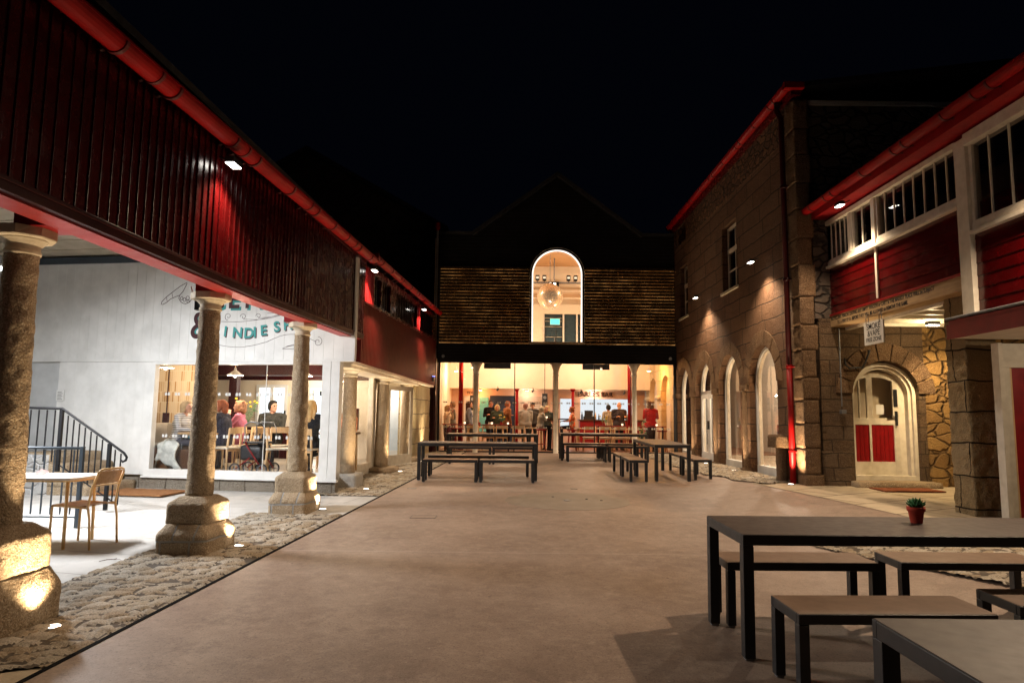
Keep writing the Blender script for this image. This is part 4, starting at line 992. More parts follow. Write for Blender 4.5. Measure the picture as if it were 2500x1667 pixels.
mb.box(XP + .225, XP + .32, 8.7, 12.35, 3.14, 3.19); mb.build('ceiling_joists', m_whitew, pw)
cl = thing('porch_ceiling_lamp', 'small lit lamp under the white porch ceiling', 'lamp', (7.15, 11.5, 3.13))
MB().box(-.10, .10, -.05, .05, 0, .06).build('housing', m_black, cl); B(-.09, .09, -.04, .04, -.012, -.001).build('lens', m_lampw, cl)
point(cl, (0, 0, -.10), 32, (1, .74, .40), .06); spot(cl, (0, 0, -.04), (.42, .12, -1), 330, (1, .72, .38), 118, .7, .05)
MB().rough(6.02, 6.42, 9.0, 9.42, .1, 3.185, .03, .016, 11).build('granite_pillar', granite('pillar_granite', (.46, .33, .17), (.32, .21, .10), (.60, .48, .30), ax=1, bw=.55, bh=.42, mortar=(.05, .035, .02), bd=.05), pw, True)
# lower shopfront nearer the camera
MB().hexa([(XP - .42, 1.5, 2.755), (XP + .1, 1.5, 2.80), (XP + .1, 8.5, 2.80), (XP - .42, 8.5, 2.755), (XP - .42, 1.5, 2.785), (XP + .1, 1.5, 2.85), (XP + .1, 8.5, 2.85), (XP - .42, 8.5, 2.785)]).build('lead_ledge', m_lead, pw, bevel=.01)
MB().box(XP - .39, XP + .2, 1.5, 8.46, 2.66, 2.75).box(XP - .41, XP - .391, 1.5, 8.48, 2.52, 2.70).build('red_fascia', m_redpanel, pw, bevel=.004)
MB().box(XP - .39, 9, 1.5, 8.46, 2.53, 2.56).build('white_soffit', m_whitew, pw)
sl = thing('soffit_lamp', 'small lamp under the white soffit before the red shop door', 'lamp', (6.9, 6.6, 2.50)); MB().lathe([(.05, 0), (.05, .03)], 16).build('body', m_grey, sl); MB().lathe([(.04, -.006), (.04, -.001)], 16).build('lens', m_lampi, sl); point(sl, (0, 0, -.08), 45, (1, .78, .55), .04)
SY = 8.62
MB().box(6.16, 9, SY + .02, SY + .1, 2.28, 2.50).box(6.16, 9, SY, SY + .1, 2.19, 2.28).box(6.15, 6.21, SY - .03, SY + .1, .2, 2.50).box(6.21, 6.26, SY - .01, SY + .1, .2, 2.19).box(6.26, 6.31, SY + .01, SY + .1, .2, 2.19).build('shop_frame', m_whitew, pw, bevel=.004)
MB().box(6.31, 6.345, SY + .03, SY + .1, .2, 2.19).build('pine_stop', m_pine, pw)
rd = MB().box(6.345, 7.5, SY + .06, SY + .1, .2, 2.19).box(6.345, 6.50, SY + .04, SY + .06, .2, 2.19).box(6.50, 7.5, SY + .04, SY + .06, 1.98, 2.19).build('red_door', m_redpanel, pw, bevel=.003)
# hanging sign
sg = thing('hanging_sign', 'white hanging sign reading smoke and vape free zone under the lintel', 'sign', (XP - .06, 10.83, 2.72))
B(-.012, .012, -.29, .29, 0, .36).build('board', m_white, sg, bevel=.002)
RS = lambda y, z: Matrix.Translation((-.0125, y, z)) @ Matrix.Rotation(-PI / 2, 4, 'Z')
text('words', 'SMOKE', .135, m_letk, sg, RS(0, .245), .001, 'CENTER', .001, .95)
text('words', '&VAPE', .135, m_letk, sg, RS(0, .135), .001, 'CENTER', .001, .95)
text('words', 'FREE ZONE', .095, m_letk, sg, RS(0, .045), .001, 'CENTER', .001, .95)
for yy in (-.2, .2): MB().tube([(-.02, yy, .33), (-.02, yy, .44), (0, yy, .49), (.02, yy, .44), (.02, yy, .33)], .006, 6).build('hook', m_grey, sg)

# ------------------------------------------------------------------ centre: bar building
FY = 21.8
bb = thing('bar_building', 'dark gabled bar building with an arched lit window above a full glass front', 'building', (0, 0, 0))
FX0, FX1 = -2.34, 5.27
def hb_rows(mb, x0, x1, z0, z1, y, h=.12, clip=None):
    z = z0
    while z < z1 - .01:
        zt = min(z + h, z1); a, b = (x0, x1) if clip is None else clip(z)
        a2, b2_ = (x0, x1) if clip is None else clip(zt)
        if b - a > .02 and b2_ >= a2: mb.hexa([(a, y - .02, z), (b, y - .02, z), (b, y + .05, z), (a, y + .05, z), (a2, y, zt), (b2_, y, zt), (b2_, y + .05, zt), (a2, y + .05, zt)])
        z += h
mb = MB(); hb_rows(mb, FX0 - .15, FX1 + .05, 3.20, 3.80, FY - .02, .10); mb.build('dark_band', m_blackm, bb)
AX, AR, AZ = 1.435, .82, 6.08
# gable wall around the arch head
mb = MB()
P2 = lambda u, d, z: (u, FY + .05 + d, z)
wall_open(mb, FX0 - .1, FX1, 3.80, 7.42, [(AX - AR, AX + AR, 3.86, AZ, True)], P2, .10)
mb.build('backing_wall', m_blackm, bb)
def gcl(z):
    hw = (9.33 - z) / (9.33 - 7.42) * 2.62; return (AX - hw, AX + hw)
mb = MB()
z = 6.32
while z < 7.42:
    zt = z + .12
    dz = max(0, 1 - ((z - AZ) / (AR + .05)) ** 2); hw = (AR + .05) * math.sqrt(dz) if z < AZ + AR + .04 else 0
    for a, b in (((FX0 - .05, AX - hw), (AX + hw, FX1 - .01)) if hw > 0 else ((FX0 - .05, FX1 - .01),)):
        mb.hexa([(a, FY + .01, z), (b, FY + .01, z), (b, FY + .049, z), (a, FY + .049, z), (a, FY + .032, zt), (b, FY + .032, zt), (b, FY + .049, zt), (a, FY + .049, zt)])
    z = zt
hb_rows(mb, 0, 0, 7.42, 9.33, FY + .03, .12, gcl)
mb.build('gable_boards', m_blackm, bb)
MB().prism([(AX - 2.75, 7.36), (AX, 9.38), (AX + 2.75, 7.36), (AX + 2.75, 7.50), (AX, 9.52), (AX - 2.75, 7.50)], lambda u, v: (u, FY - .12, v), lambda u, v: (u, FY + 9, v)).build('gable_roof', m_slate, bb)
for q_ in ((FX0 - .2, AX - 2.6), (AX + 2.6, FX1 + .02)): B(*q_, FY - .03, FY + 9, 7.42, 7.5).build('parapet', m_slate, bb)
# corrugated sheets with horizontal battens behind, over a sheet with amber glints painted on as emission
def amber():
    N = NT('painted_amber_glow'); c = N.coord(); sp = N.n('ShaderNodeSeparateXYZ', i0=c)
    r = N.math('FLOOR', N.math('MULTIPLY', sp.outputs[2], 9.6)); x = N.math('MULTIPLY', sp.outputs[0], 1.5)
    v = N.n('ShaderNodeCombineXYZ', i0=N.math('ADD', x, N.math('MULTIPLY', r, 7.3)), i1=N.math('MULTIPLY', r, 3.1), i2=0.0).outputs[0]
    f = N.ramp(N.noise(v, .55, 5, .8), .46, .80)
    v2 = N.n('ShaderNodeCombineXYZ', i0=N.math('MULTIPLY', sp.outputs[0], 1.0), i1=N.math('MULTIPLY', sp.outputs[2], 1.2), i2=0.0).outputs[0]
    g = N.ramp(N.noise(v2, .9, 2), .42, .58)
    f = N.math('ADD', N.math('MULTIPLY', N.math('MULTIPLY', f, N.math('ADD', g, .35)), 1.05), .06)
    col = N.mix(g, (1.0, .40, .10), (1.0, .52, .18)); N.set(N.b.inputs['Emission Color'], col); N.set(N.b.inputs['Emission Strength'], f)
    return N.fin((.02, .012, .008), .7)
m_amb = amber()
def poly_sheet():
    N = NT('corrugated_polycarbonate'); N.t.nodes.remove(N.b)
    tr = N.n('ShaderNodeBsdfTransparent', Color=(.75, .62, .45, 1)); gl = N.n('ShaderNodeBsdfGlossy', Color=(.8, .7, .55, 1), Roughness=.22); df = N.n('ShaderNodeBsdfDiffuse', Color=(.10, .07, .045, 1))
    a = N.n('ShaderNodeMixShader', i0=.10, i1=tr.outputs[0], i2=gl.outputs[0]); b = N.n('ShaderNodeMixShader', i0=.22, i1=a.outputs[0], i2=df.outputs[0])
    N.t.links.new(b.outputs[0], N.out.inputs[0]); return N.m
m_poly = poly_sheet()
m_batt = mott('dark_batten', (.030, .020, .013), (.05, .034, .022), 5, .45, .3, 50, .003, .5)
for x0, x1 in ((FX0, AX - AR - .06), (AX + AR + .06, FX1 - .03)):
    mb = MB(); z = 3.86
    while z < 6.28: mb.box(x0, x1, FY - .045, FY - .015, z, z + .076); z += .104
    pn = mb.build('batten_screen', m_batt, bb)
    B(x0, x1, FY + .0, FY + .008, 3.83, 6.28).build('painted_glow_sheet', m_amb, pn)
    mb = MB(); nx = int((x1 - x0) / .017); vs = []; fs = []
    for i in range(nx + 1):
        x = x0 + (x1 - x0) * i / nx; y = FY - .085 - .016 * math.cos(2 * PI * x / .125); vs += [(x, y, 3.83), (x, y, 6.31 + .012 * math.cos(2 * PI * x / .125))]
    for i in range(nx): fs.append((2 * i, 2 * i + 2, 2 * i + 3, 2 * i + 1))
    mb.add(vs, fs); mb.build('corrugated_sheet', m_poly, pn, True)
# arch window trim: light strip + dark metal ring
def aring(r0, r1, y0, y1, name, mat, par, zb=3.88):
    n = 28; mb = MB()
    out = [(AX - r1, zb)] + [(AX - r1 * math.cos(PI * k / n), AZ + r1 * math.sin(PI * k / n)) for k in range(n + 1)] + [(AX + r1, zb)]
    inn = [(AX - r0, zb)] + [(AX - r0 * math.cos(PI * k / n), AZ + r0 * math.sin(PI * k / n)) for k in range(n + 1)] + [(AX + r0, zb)]
    for k in range(len(out) - 1):
        mb.hexa([(out[k][0], y0, out[k][1]), (inn[k][0], y0, inn[k][1]), (inn[k][0], y1, inn[k][1]), (out[k][0], y1, out[k][1]),
                 (out[k + 1][0], y0, out[k + 1][1]), (inn[k + 1][0], y0, inn[k + 1][1]), (inn[k + 1][0], y1, inn[k + 1][1]), (out[k + 1][0], y1, out[k + 1][1])])
    return mb.build(name, mat, par)
aw = aring(AR - .005, AR + .05, FY - .13, FY + .05, 'arched_window', m_blackm, bb)
aring(AR + .05, AR + .064, FY - .135, FY - .10, 'edge_trim', m_white, aw)
aring(AR - .05, AR - .008, FY - .10, FY - .06, 'light_strip', emis('white_light_strip', (1, .90, .80), 1.5), aw, 3.9)
n = 20; poly = [(AX - AR + .02, 3.88)] + [(AX - (AR - .02) * math.cos(PI * k / n), AZ + (AR - .02) * math.sin(PI * k / n)) for k in range(n + 1)] + [(AX + AR - .02, 3.88)]
MB().prism(poly, lambda u, v: (u, FY + .02, v), lambda u, v: (u, FY + .026, v)).build('pane', m_glass, aw)
B(AX - AR - .08, AX + AR + .08, FY - .16, FY + .05, 3.83, 3.885).build('sill', m_gran_cap, aw)
for x in (FX0 + .14, FX1 - .20):
    MB().lathe([(.052, 0), (.052, .02), (.03, .03), (.022, .012)], 16, M=Matrix.Translation((x, FY - .045, 3.40)) @ Matrix.Rotation(PI / 2, 4, 'X')).build('ring_fitting', m_grey, bb, True)
# glass front
gf = MB().box(FX0, FX0 + .06, FY - .02, FY + .06, .38, 3.2).box(FX1 - .10, FX1, FY - .02, FY + .06, .38, 3.2).box(FX0 + .06, FX1 - .1, FY - .01, FY + .05, .36, .42)
for x in (.10, 2.64): gf.box(x - .015, x + .015, FY - .005, FY + .04, .42, 3.2)
for x in (-1.20, 1.33, 3.80): gf.box(x - .01, x + .01, FY + .0, FY + .04, .42, 3.2)
gf = gf.build('glass_front', m_blackm, bb)
B(FX0 + .06, FX1 - .1, FY + .012, FY + .018, .42, 3.2).build('pane', m_glass, gf)
mb = MB()
for zz in (1.14, 1.92):
    x = FX0 + .2
    while x < FX1 - .2:
        for dx in (0, .07): xx = x + dx; mb.prism([(-.024, 0), (.024, 0)] + [(.024 * math.cos(a), .03 + .024 * math.sin(a)) for a in [PI * j / 5 for j in range(6)]], lambda u, v: (xx + u, FY + .008, zz + v), lambda u, v: (xx + u, FY + .011, zz + v))
        x += .245
mb.build('glass_markings', plain('frosted_dots', (.6, .58, .52), .6), gf)
for x, lb in ((-1.12, 1), (1.41, 2), (3.89, 3)):
    MB().lathe([(.12, .34), (.12, .37), (.078, .38), (.074, 2.80), (.10, 2.81), (.10, 2.835), (.078, 2.85), (.085, 2.93), (.12, 3.05), (.20, 3.20)], 28, c=(x, FY - .14)).build('iron_column', m_whitew, bb, True)
# interior shell
bi = thing('bar_interior', 'cream walls, floor and ceiling of the lit bar behind the glass front', 'room', (0, 0, 0))
m_int = mott('bar_cream', (.70, .58, .42), (.76, .64, .48), 1.5, .75, .05, 40, .002, .2)
m_intl = mott('bar_low_wall', (.55, .36, .27), (.60, .40, .31), 1.5, .75, .05, 40, .002, .2)
B(-2.6, 8.9, FY + .06, 30.2, .30, .40).build('floor', mott('bar_floor', (.20, .10, .06), (.28, .15, .09), 2, .35, .1, 40, .002, .4), bi)
B(-2.55, -2.36, FY + .16, 30, .4, 7.3).build('side_wall', m_int, bi)
P3 = lambda u, d, z: (5.27 + d, u, z)
wall_open(MB(), FY + .16, 30, .4, 7.3, [(22.75, 24.1, .4, 2.3, True), (24.75, 26.1, .4, 2.3, True), (26.75, 28.1, .4, 2.3, True)], P3, .25).build('arcade_wall', granite('indoor_stone', (.62, .46, .26), (.52, .38, .20), (.66, .52, .34), ax=1, bw=.7, bh=.36, bd=.012, mortar=(.45, .32, .18)), bi)
B(5.45, 5.5, FY + .2, 30, .4, 3.2).build('arch_infill', mott('pale_infill', (.45, .38, .32), (.55, .48, .40), 3, .8, .3), bi)
for yy in (24.42, 26.42): MB().rough(5.17, 5.4, yy - .26, yy + .26, 2.16, 2.3, .07, .006, 9).build('pier_capital', m_gran_cap, bi, True)
wall_open(MB(), -2.36, 5.27, 2.56, 7.3, [(1.18, 2.62, 4.0, 5.45, False)], lambda u, d, z: (u, 26.0 + d, z), .2).build('upper_wall', m_int, bi)
B(-2.36, 5.27, FY + .16, 26.0, 7.3, 7.4).build('ceiling', mott('orange_ceiling', (.66, .40, .20), (.70, .44, .23), 1.5, .8, .05), bi)
B(-2.36, 5.27, 26.2, 30, 2.56, 2.62).build('low_ceiling', m_int, bi)
wall_open(MB(), -2.36, 5.27, .4, 2.559, [(1.93, 2.40, 1.05, 2.23, False), (2.72, 4.80, 1.40, 2.23, False)], lambda u, d, z: (u, 27.0 + d, z), .1).build('lower_wall', m_intl, bi)
B(1.6, 5.2, 28.4, 28.45, .6, 2.5).build('lit_kitchen', emis('lit_back_bar', (.88, .95, 1), .95), bi)
B(-2.36, 5.27, 30, 30.1, .4, 2.6).build('back_wall', m_int, bi)
for (x0, x1, z0, z1, m, nm) in ((-1.86, -1.32, .4, 2.30, m_greywhite, 'grey_door'), (-1.25, -.90, .9, 2.25, plain('teal_panel', (.10, .36, .38), .5), 'teal_screen'), (-.84, .15, .4, 2.32, plain('navy_panel', (.012, .022, .05), .5), 'navy_doorway'), (.29, 1.36, 1.3, 2.30, mott('taupe_board', (.36, .26, .20), (.40, .30, .24), 3, .6), 'menu_board')):
    B(x0, x1, 26.94, 26.995, z0, z1).build(nm, m, bi)
for k in range(4): B(.9, 1.25, 26.93, 26.939, 1.95 - k * .07, 1.965 - k * .07).build('menu_lines', m_white, bi)
text('wall_lettering', 'TOILETS', .135, m_letk, bi, Matrix.Translation((-1.76, 26.985, 2.38)), .002, 'LEFT', .003)
text('wall_lettering', 'EARLES BAR', .25, plain('copper_lettering', (.05, .018, .012), .5), bi, Matrix.Translation((2.60, 26.965, 2.325)), .012, 'LEFT', .005, 1.0, 1.06)
# upper inner window with green light
uw = MB().box(1.18, 2.62, 26.02, 26.06, 4.0, 4.32).box(1.18, 1.24, 26.02, 26.08, 4.32, 5.45).box(1.94, 2.0, 26.02, 26.08, 4.32, 5.45).box(2.46, 2.52, 26.02, 26.08, 4.32, 5.45)
for z in (4.12, 4.24): uw.box(1.24, 2.6, 26.0, 26.02, z, z + .03)
uw = uw.build('inner_window', m_whitew, bi)
B(1.24, 2.6, 26.1, 26.11, 4.3, 5.45).build('dark_pane', plain('dim_teal_reflection', (.03, .05, .06), .3), uw)
for z in (5.28, 5.16, 4.95, 4.55): B(1.26, 1.92, 26.07, 26.08, z, z + .02).build('slat', m_gran_cap, uw)
ge = thing('exit_sign', 'green lit exit sign glowing in the window beneath the mirror ball', 'exit sign', (1.64, 25.96, 5.02))
B(-.19, .19, 0, .03, 0, .24).build('housing', m_white, ge); B(-.18, .18, -.008, -.001, .01, .23).build('lit_face', emis('exit_green', (.15, .95, .75), 1.3), ge)
# trusses and stage lamps
MB().box(-2.36, 5.27, 25.45, 25.6, 6.02, 6.14).box(-2.36, 5.27, 25.44, 25.45, 6.16, 6.19).build('roof_beam', mott('tan_beam', (.40, .24, .12), (.46, .29, .15), 3, .6), bi)
B(-2.36, 5.27, 25.3, 25.4, 6.50, 6.56).build('lighting_bar', m_grey, bi)
for x, l in ((.93, 'first'), (1.19, 'second'), (2.10, 'third'), (2.36, 'fourth')):
    s_ = thing('stage_lamp', 'small black stage lamp on the bar behind the arched window, %s from the left' % l, 'stage lamp', (x, 25.3, 6.70), 'stage lamps behind the arched window')
    MB().box(-.07, .07, -.08, .08, -.10, .10).bar((0, 0, -.08), (0, .05, -.17), .03, .03).build('housing', m_black, s_, bevel=.005)
    B(-.05, .05, -.09, -.081, -.04, .04).build('lens', emis('stage_lens', (1, .8, .55), 1.2), s_)
pj = thing('projector', 'small dark projector box hanging above the mirror ball', 'projector', (1.52, 24.6, 6.30))
B(-.17, .17, -.12, .12, -.06, .10).build('body', m_black, pj); MB().tube([(0, 0, .1), (0, 0, 1.0)], .02).build('pole', m_grey, pj); B(-.03, .05, -.13, -.121, -.02, .05).build('lens', m_lampi, pj)
mbx = thing('mirror_ball', 'large mirror ball hanging in the arched window', 'mirror ball', (1.335, 24.0, 5.77))
me = MB(); me.ell((0, 0, 0), (.46, .46, .46), 64, 34)
for i, p in enumerate(me.v):
    v = Vector(p); me.v[i] = tuple(v * (1 + .006 * noise.noise(v * 23)))
me.build('ball', m_mirror, mbx); MB().lathe([(.05, .45), (.05, .50), (.01, .52), (.01, 1.55)], 10).build('hanger', m_grey, mbx)

# interior lamps
def ilamp(x, y, z, p, col, label, cat='ceiling lamp', grp='ceiling lamps inside the bar'):
    r = thing('ceiling_lamp', label, cat, (x, y, z), grp)
    MB().lathe([(.07, .0), (.07, .05), (.05, .06), (.01, .06), (.01, .25)], 16).build('housing', m_white, r); MB().lathe([(.06, -.006), (.06, -.001)], 16).build('lens', m_lampi, r)
    point(r, (0, 0, -.12), p, col, .08); return r
OR = (1, .66, .38); WO = (1, .78, .55)
LB = iter(['high above the left glass', 'high above the right glass', 'above the middle column near the arched window', 'low over the couple at the left', 'low over the customer in the red jacket', 'low over the right pine tables', 'behind the mirror ball at the left', 'behind the mirror ball at the right', 'before the teal screen', 'before the menu board', 'over the bar counter', 'by the left wall'])
for x, y, z, p, c in ((-1.5, 23.4, 6.9, 230, WO), (4.4, 23.4, 6.9, 230, WO), (1.4, 22.4, 3.9, 150, WO), (-1.3, 22.9, 3.12, 75, (1, .42, .14)), (4.75, 23.6, 3.12, 110, (1, .42, .08)), (3.0, 22.9, 3.12, 55, (1, .5, .2)), (-.2, 24.6, 3.6, 120, WO), (2.9, 24.6, 3.6, 110, WO), (-1.2, 26.6, 2.5, 30, (1, .42, .14)), (.6, 26.6, 2.5, 24, WO), (3.2, 26.7, 2.5, 30, WO), (-2.0, 24.6, 3.1, 60, OR)):
    ilamp(x, y, z, p, c, 'round warm lamp inside the bar, ' + next(LB))
# interior red posts, heaters, screens
def post(x, y, z1, r, label, cap=True):
    t = thing('red_post', label, 'post', (x, y, .4))
    MB().lathe([(r, 0), (r, z1 - .4)], 20).build('shaft', m_gut, t, True)
    if cap: MB().lathe([(r, z1 - .5), (r * 1.8, z1 - .44), (r * 1.8, z1 - .40)], 20).build('capital', m_gut, t, True)
post(-1.70, 23.0, 7.2, .075, 'thick bright red post at the left inside the bar', False)
post(.21, 26.0, 2.56, .055, 'slim red post left of the menu board inside the bar')
post(2.30, 25.6, 2.56, .055, 'slim red post left of the bar lettering')
post(4.32, 25.0, 7.2, .075, 'tall red post behind the right white column inside the bar', False)
for x0, x1, lb in ((-.93, -.03, 'left'), (2.38, 3.28, 'right')):
    t = thing('overhead_screen', 'dark screen hung above the glass front, the %s one of two' % lb, 'screen', ((x0 + x1) / 2, 22.9, 3.10))
    B(-.45, .45, -.05, .05, 0, .5).build('casing', m_redv, t); B(-.43, .43, -.056, -.051, .02, .48).build('display', m_black, t)
    MB().tube([(0, 0, .5), (0, 0, 4.2)], .02).build('drop_pole', m_black, t)
for x, z, y, lb in ((-.52, 2.52, 25.95, 'left of the navy doorway'), (.82, 2.48, 25.95, 'above the menu board'), (2.64, 2.46, 25.95, 'at the left end of the bar lettering'), (4.28, 2.44, 25.95, 'at the right end of the bar lettering')):
    t = thing('track_spotlight', 'small black track spotlight ' + lb, 'spotlight', (x, y, z))
    MB().lathe([(.035, -.06), (.04, .06)], 10, M=Matrix.Rotation(.7, 4, 'Y')).bar((0, 0, 0), (0, 0, .12), .02, .02).build('head', m_black, t)
for x, y, z, h, lb in ((-1.42, 25.2, 1.72, .55, 'beside the left white column'), (1.22, 25.0, 1.80, .55, 'just left of the middle white column'), (1.62, 25.0, 1.8, .5, 'just right of the middle white column')):
    t = thing('loudspeaker', 'black upright loudspeaker hanging ' + lb, 'loudspeaker', (x, y, z)); B(-.10, .10, -.08, .08, 0, h).build('cabinet', m_black, t, bevel=.008); MB().tube([(0, .05, h), (0, .05, 2.9)], .012).build('bracket', m_black, t)
    for q in (.15, h - .15): MB().lathe([(.06, 0), (.05, .006), (.02, .002)], 14, M=Matrix.Translation((0, -.081, q)) @ Matrix.Rotation(PI / 2, 4, 'X')).build('driver', m_grey, t)

# room behind the right arcade
ri = thing('arcade_interior', 'warm lit room seen through the arched windows of the granite building', 'room', (0, 0, 0))
B(5.7, 8.9, 12.95, 21.85, .28, .38).build('floor', mott('pale_floor', (.35, .28, .2), (.42, .34, .25), 2, .3, .1), ri)
B(8.9, 9.0, 12.9, 30, .3, 4.4).build('back_wall', mott('pale_stone_inside', (.66, .60, .50), (.74, .68, .58), 2, .8, .4), ri)
B(5.7, 8.9, 12.95, 30, 4.3, 4.4).build('ceiling', m_int, ri); B(5.7, 8.9, 13.05, 13.08, .3, 4.4).build('end_wall', m_int, ri)
B(8.2, 8.9, 14.2, 21.2, .38, 1.35).build('dark_cabinets', plain('dark_cabinet', (.03, .03, .035), .4), ri)
for y, p, c in ((14.2, 380, WO), (17.4, 420, (1, .82, .62)), (20.6, 400, (1, .84, .66))): ilamp(7.3, y, 4.0, p, c, 'ceiling lamp behind the arches, %s of three from the camera' % {14.2: 'first', 17.4: 'second', 20.6: 'third'}[y], grp='ceiling lamps behind the arches')

# neighbouring house behind the left wing, drainpipe
nh = thing('gabled_house', 'barely lit gabled stone house behind the left wing', 'house', (0, 0, 0))
m_nh = rubble('night_stone', (.06, .05, .04), (.045, .038, .03), (.03, .025, .02), 2.4, .02)
MB().prism([(-12.0, .2), (-2.42, .2), (-2.42, 8.0), (-7.4, 10.8), (-12.0, 8.0)], lambda u, v: (u, 23.6, v), lambda u, v: (u, 30, v)).build('stone_walls', m_nh, nh)
MB().prism([(-12.4, 7.9), (-7.4, 10.86), (-2.3, 8.0), (-2.3, 8.12), (-7.4, 11.0), (-12.4, 8.05)], lambda u, v: (u, 23.4, v), lambda u, v: (u, 30.2, v)).build('roof', m_slate, nh)
np_ = thing('grey_downpipe', 'tall thin grey downpipe between the left wing and the glass front', 'downpipe', (-2.43, 21.4, .4))
MB().tube([(0, 0, 0), (0, 0, 7.0)], .035, 10).box(-.05, .05, -.05, .05, 1.6, 3.2).build('pipe', m_grey, np_); MB().lathe([(.05, 7.0), (.09, 7.15), (.09, 7.25)], 12).build('hopper', m_gut, np_)
cp = thing('dark_corner_cladding', 'dark red vertical cladding strip closing the gap beside the glass front', 'cladding', (-2.62, 21.3, .3))
B(-.45, .22, -.05, .3, 0, 4.3).box(.225, .26, -.03, .3, 0, 3.0).build('boards', m_redv, cp)
bs = thing('blue_light_sensor', 'small box with a blue light at the end of the left boards', 'sensor', ML @ TR(.30, 20.35, 2.62))
B(-.03, .03, -.04, .04, -.1, .04).build('case', m_black, bs); B(-.02, .05, -.06, .06, .045, .055).build('lit_strip', emis('blue_led', (.15, .2, 1), 5), bs)
# ------------------------------------------------------------------ outdoor tables and benches
def make_table(L, D, H, leg, top, name, label, cat):
    r = thing(name, label, cat)
    B(-L / 2 + .004, L / 2 - .004, -D / 2 + .004, D / 2 - .004, H - .012, H).build('top' if cat == 'table' else 'seat', top, r, bevel=.002)
    fr = MB(); hh = .065 if cat == 'table' else .055
    fr.box(-L / 2, L / 2, -D / 2, -D / 2 + .03, H - hh, H - .003).box(-L / 2, L / 2, D / 2 - .03, D / 2, H - hh, H - .003).box(-L / 2, -L / 2 + .03, -D / 2 + .031, D / 2 - .031, H - hh, H - .003).box(L / 2 - .03, L / 2, -D / 2 + .031, D / 2 - .031, H - hh, H - .003)
    fr.build('apron_frame', m_black, r, bevel=.003)
    for sx in (-1, 1):
        for sy in (-1, 1):
            x = sx * (L / 2 - leg / 2); y = sy * (D / 2 - leg / 2)
            l = B(x - leg / 2, x + leg / 2, y - leg / 2, y + leg / 2, .012, H - hh - .001).build('leg', m_black, r, bevel=.003)
            B(x - leg / 2 + .008, x + leg / 2 - .008, y - leg / 2 + .008, y + leg / 2 - .008, 0, .012).build('foot_pad', m_grey, l)
    return r
TL, TD, TH = 2.36, .72, .735; BL, BD, BH = 1.06, .36, .435
tproto = make_table(TL, TD, TH, .065, m_ttop, 'yard_table', '', 'table')
bproto = make_table(BL, BD, BH, .055, m_btop, 'yard_bench', '', 'bench')
used = {}
def put(proto, x, y, rz, label, group):
    o = proto if proto.name not in used else copy_tree(proto)
    used[proto.name] = 1
    tilt = Matrix.Rotation(math.atan(.0174), 4, 'X') if abs(rz) < .5 or True else Matrix.Identity(4)
    o.matrix_world = Matrix.Translation((x, y, 0.0174 * y + .001)) @ tilt @ Matrix.Rotation(rz, 4, 'Z')
    o['label'] = label; o['group'] = group; return o
GT, GB = 'long outdoor tables in the yard', 'short outdoor benches in the yard'
def T(x0, yf, rz, lb):      # x0 = left end, yf = front edge
    return put(tproto, x0 + TL / 2, yf + TD / 2, rz, lb, GT)
def Bn(x0, yf, rz, lb): return put(bproto, x0 + BL / 2, yf + BD / 2, rz, lb, GB)
T(1.40, 4.26, .02, 'long dark table carrying the red plant pot, at the right')
T(1.335, 1.90, .0, 'long dark table cut off by the bottom right corner of the photo')
Bn(1.50, 3.70, .03, 'bench on the near side of the plant pot table, seen whole')
Bn(2.80, 3.88, .0, 'bench on the near side of the plant pot table, cut by the right edge')
Bn(1.50, 4.86, .02, 'bench seen between the legs on the far side of the plant pot table')
Bn(2.74, 4.92, .0, 'bench on the far side of the plant pot table, directly under the pot')
T(-1.84, 13.62, .01, 'long dark table nearest the left columns, standing in front of its twin')
Bn(-1.70, 13.32, .0, 'near side bench of the front left table, left one, brightest top')
Bn(-.60, 13.32, .0, 'near side bench of the front left table, right one')
Bn(-1.72, 14.40, .0, 'far side bench of the front left table, left one')
Bn(-.68, 14.42, .0, 'far side bench of the front left table, right one')
T(-1.66, 17.8, .01, 'long dark table behind the front left one, close to the bar glass')
Bn(-1.56, 17.35, .0, 'bench in front of the rear left table, left one')
Bn(-.46, 17.35, .0, 'bench in front of the rear left table, right one')
T(1.36, 18.75, .0, 'long dark table before the right half of the bar glass')
Bn(1.50, 18.40, .0, 'near bench of the table before the right bar glass, left one')
Bn(2.62, 18.40, .0, 'near bench of the table before the right bar glass, right one')
Bn(1.46, 19.52, .0, 'far bench of the table before the right bar glass, left one')
Bn(2.56, 19.52, .0, 'far bench of the table before the right bar glass, right one')
def end_on(proto, xc, y0, L, lb, g, rz=PI / 2): return put(proto, xc, y0 + L / 2, rz, lb, g)
end_on(tproto, 3.24, 13.86, TL, 'long dark table standing end-on towards the camera before the arches', GT, PI / 2 + .01)
end_on(bproto, 2.54, 13.72, BL, 'bench left of the end-on table, nearer one', GB)
end_on(bproto, 2.53, 14.86, BL, 'bench left of the end-on table, farther one', GB)
end_on(bproto, 3.90, 14.02, BL, 'bench right of the end-on table, nearer one beside the cobbles', GB)
end_on(bproto, 3.89, 15.16, BL, 'bench right of the end-on table, farther one', GB)
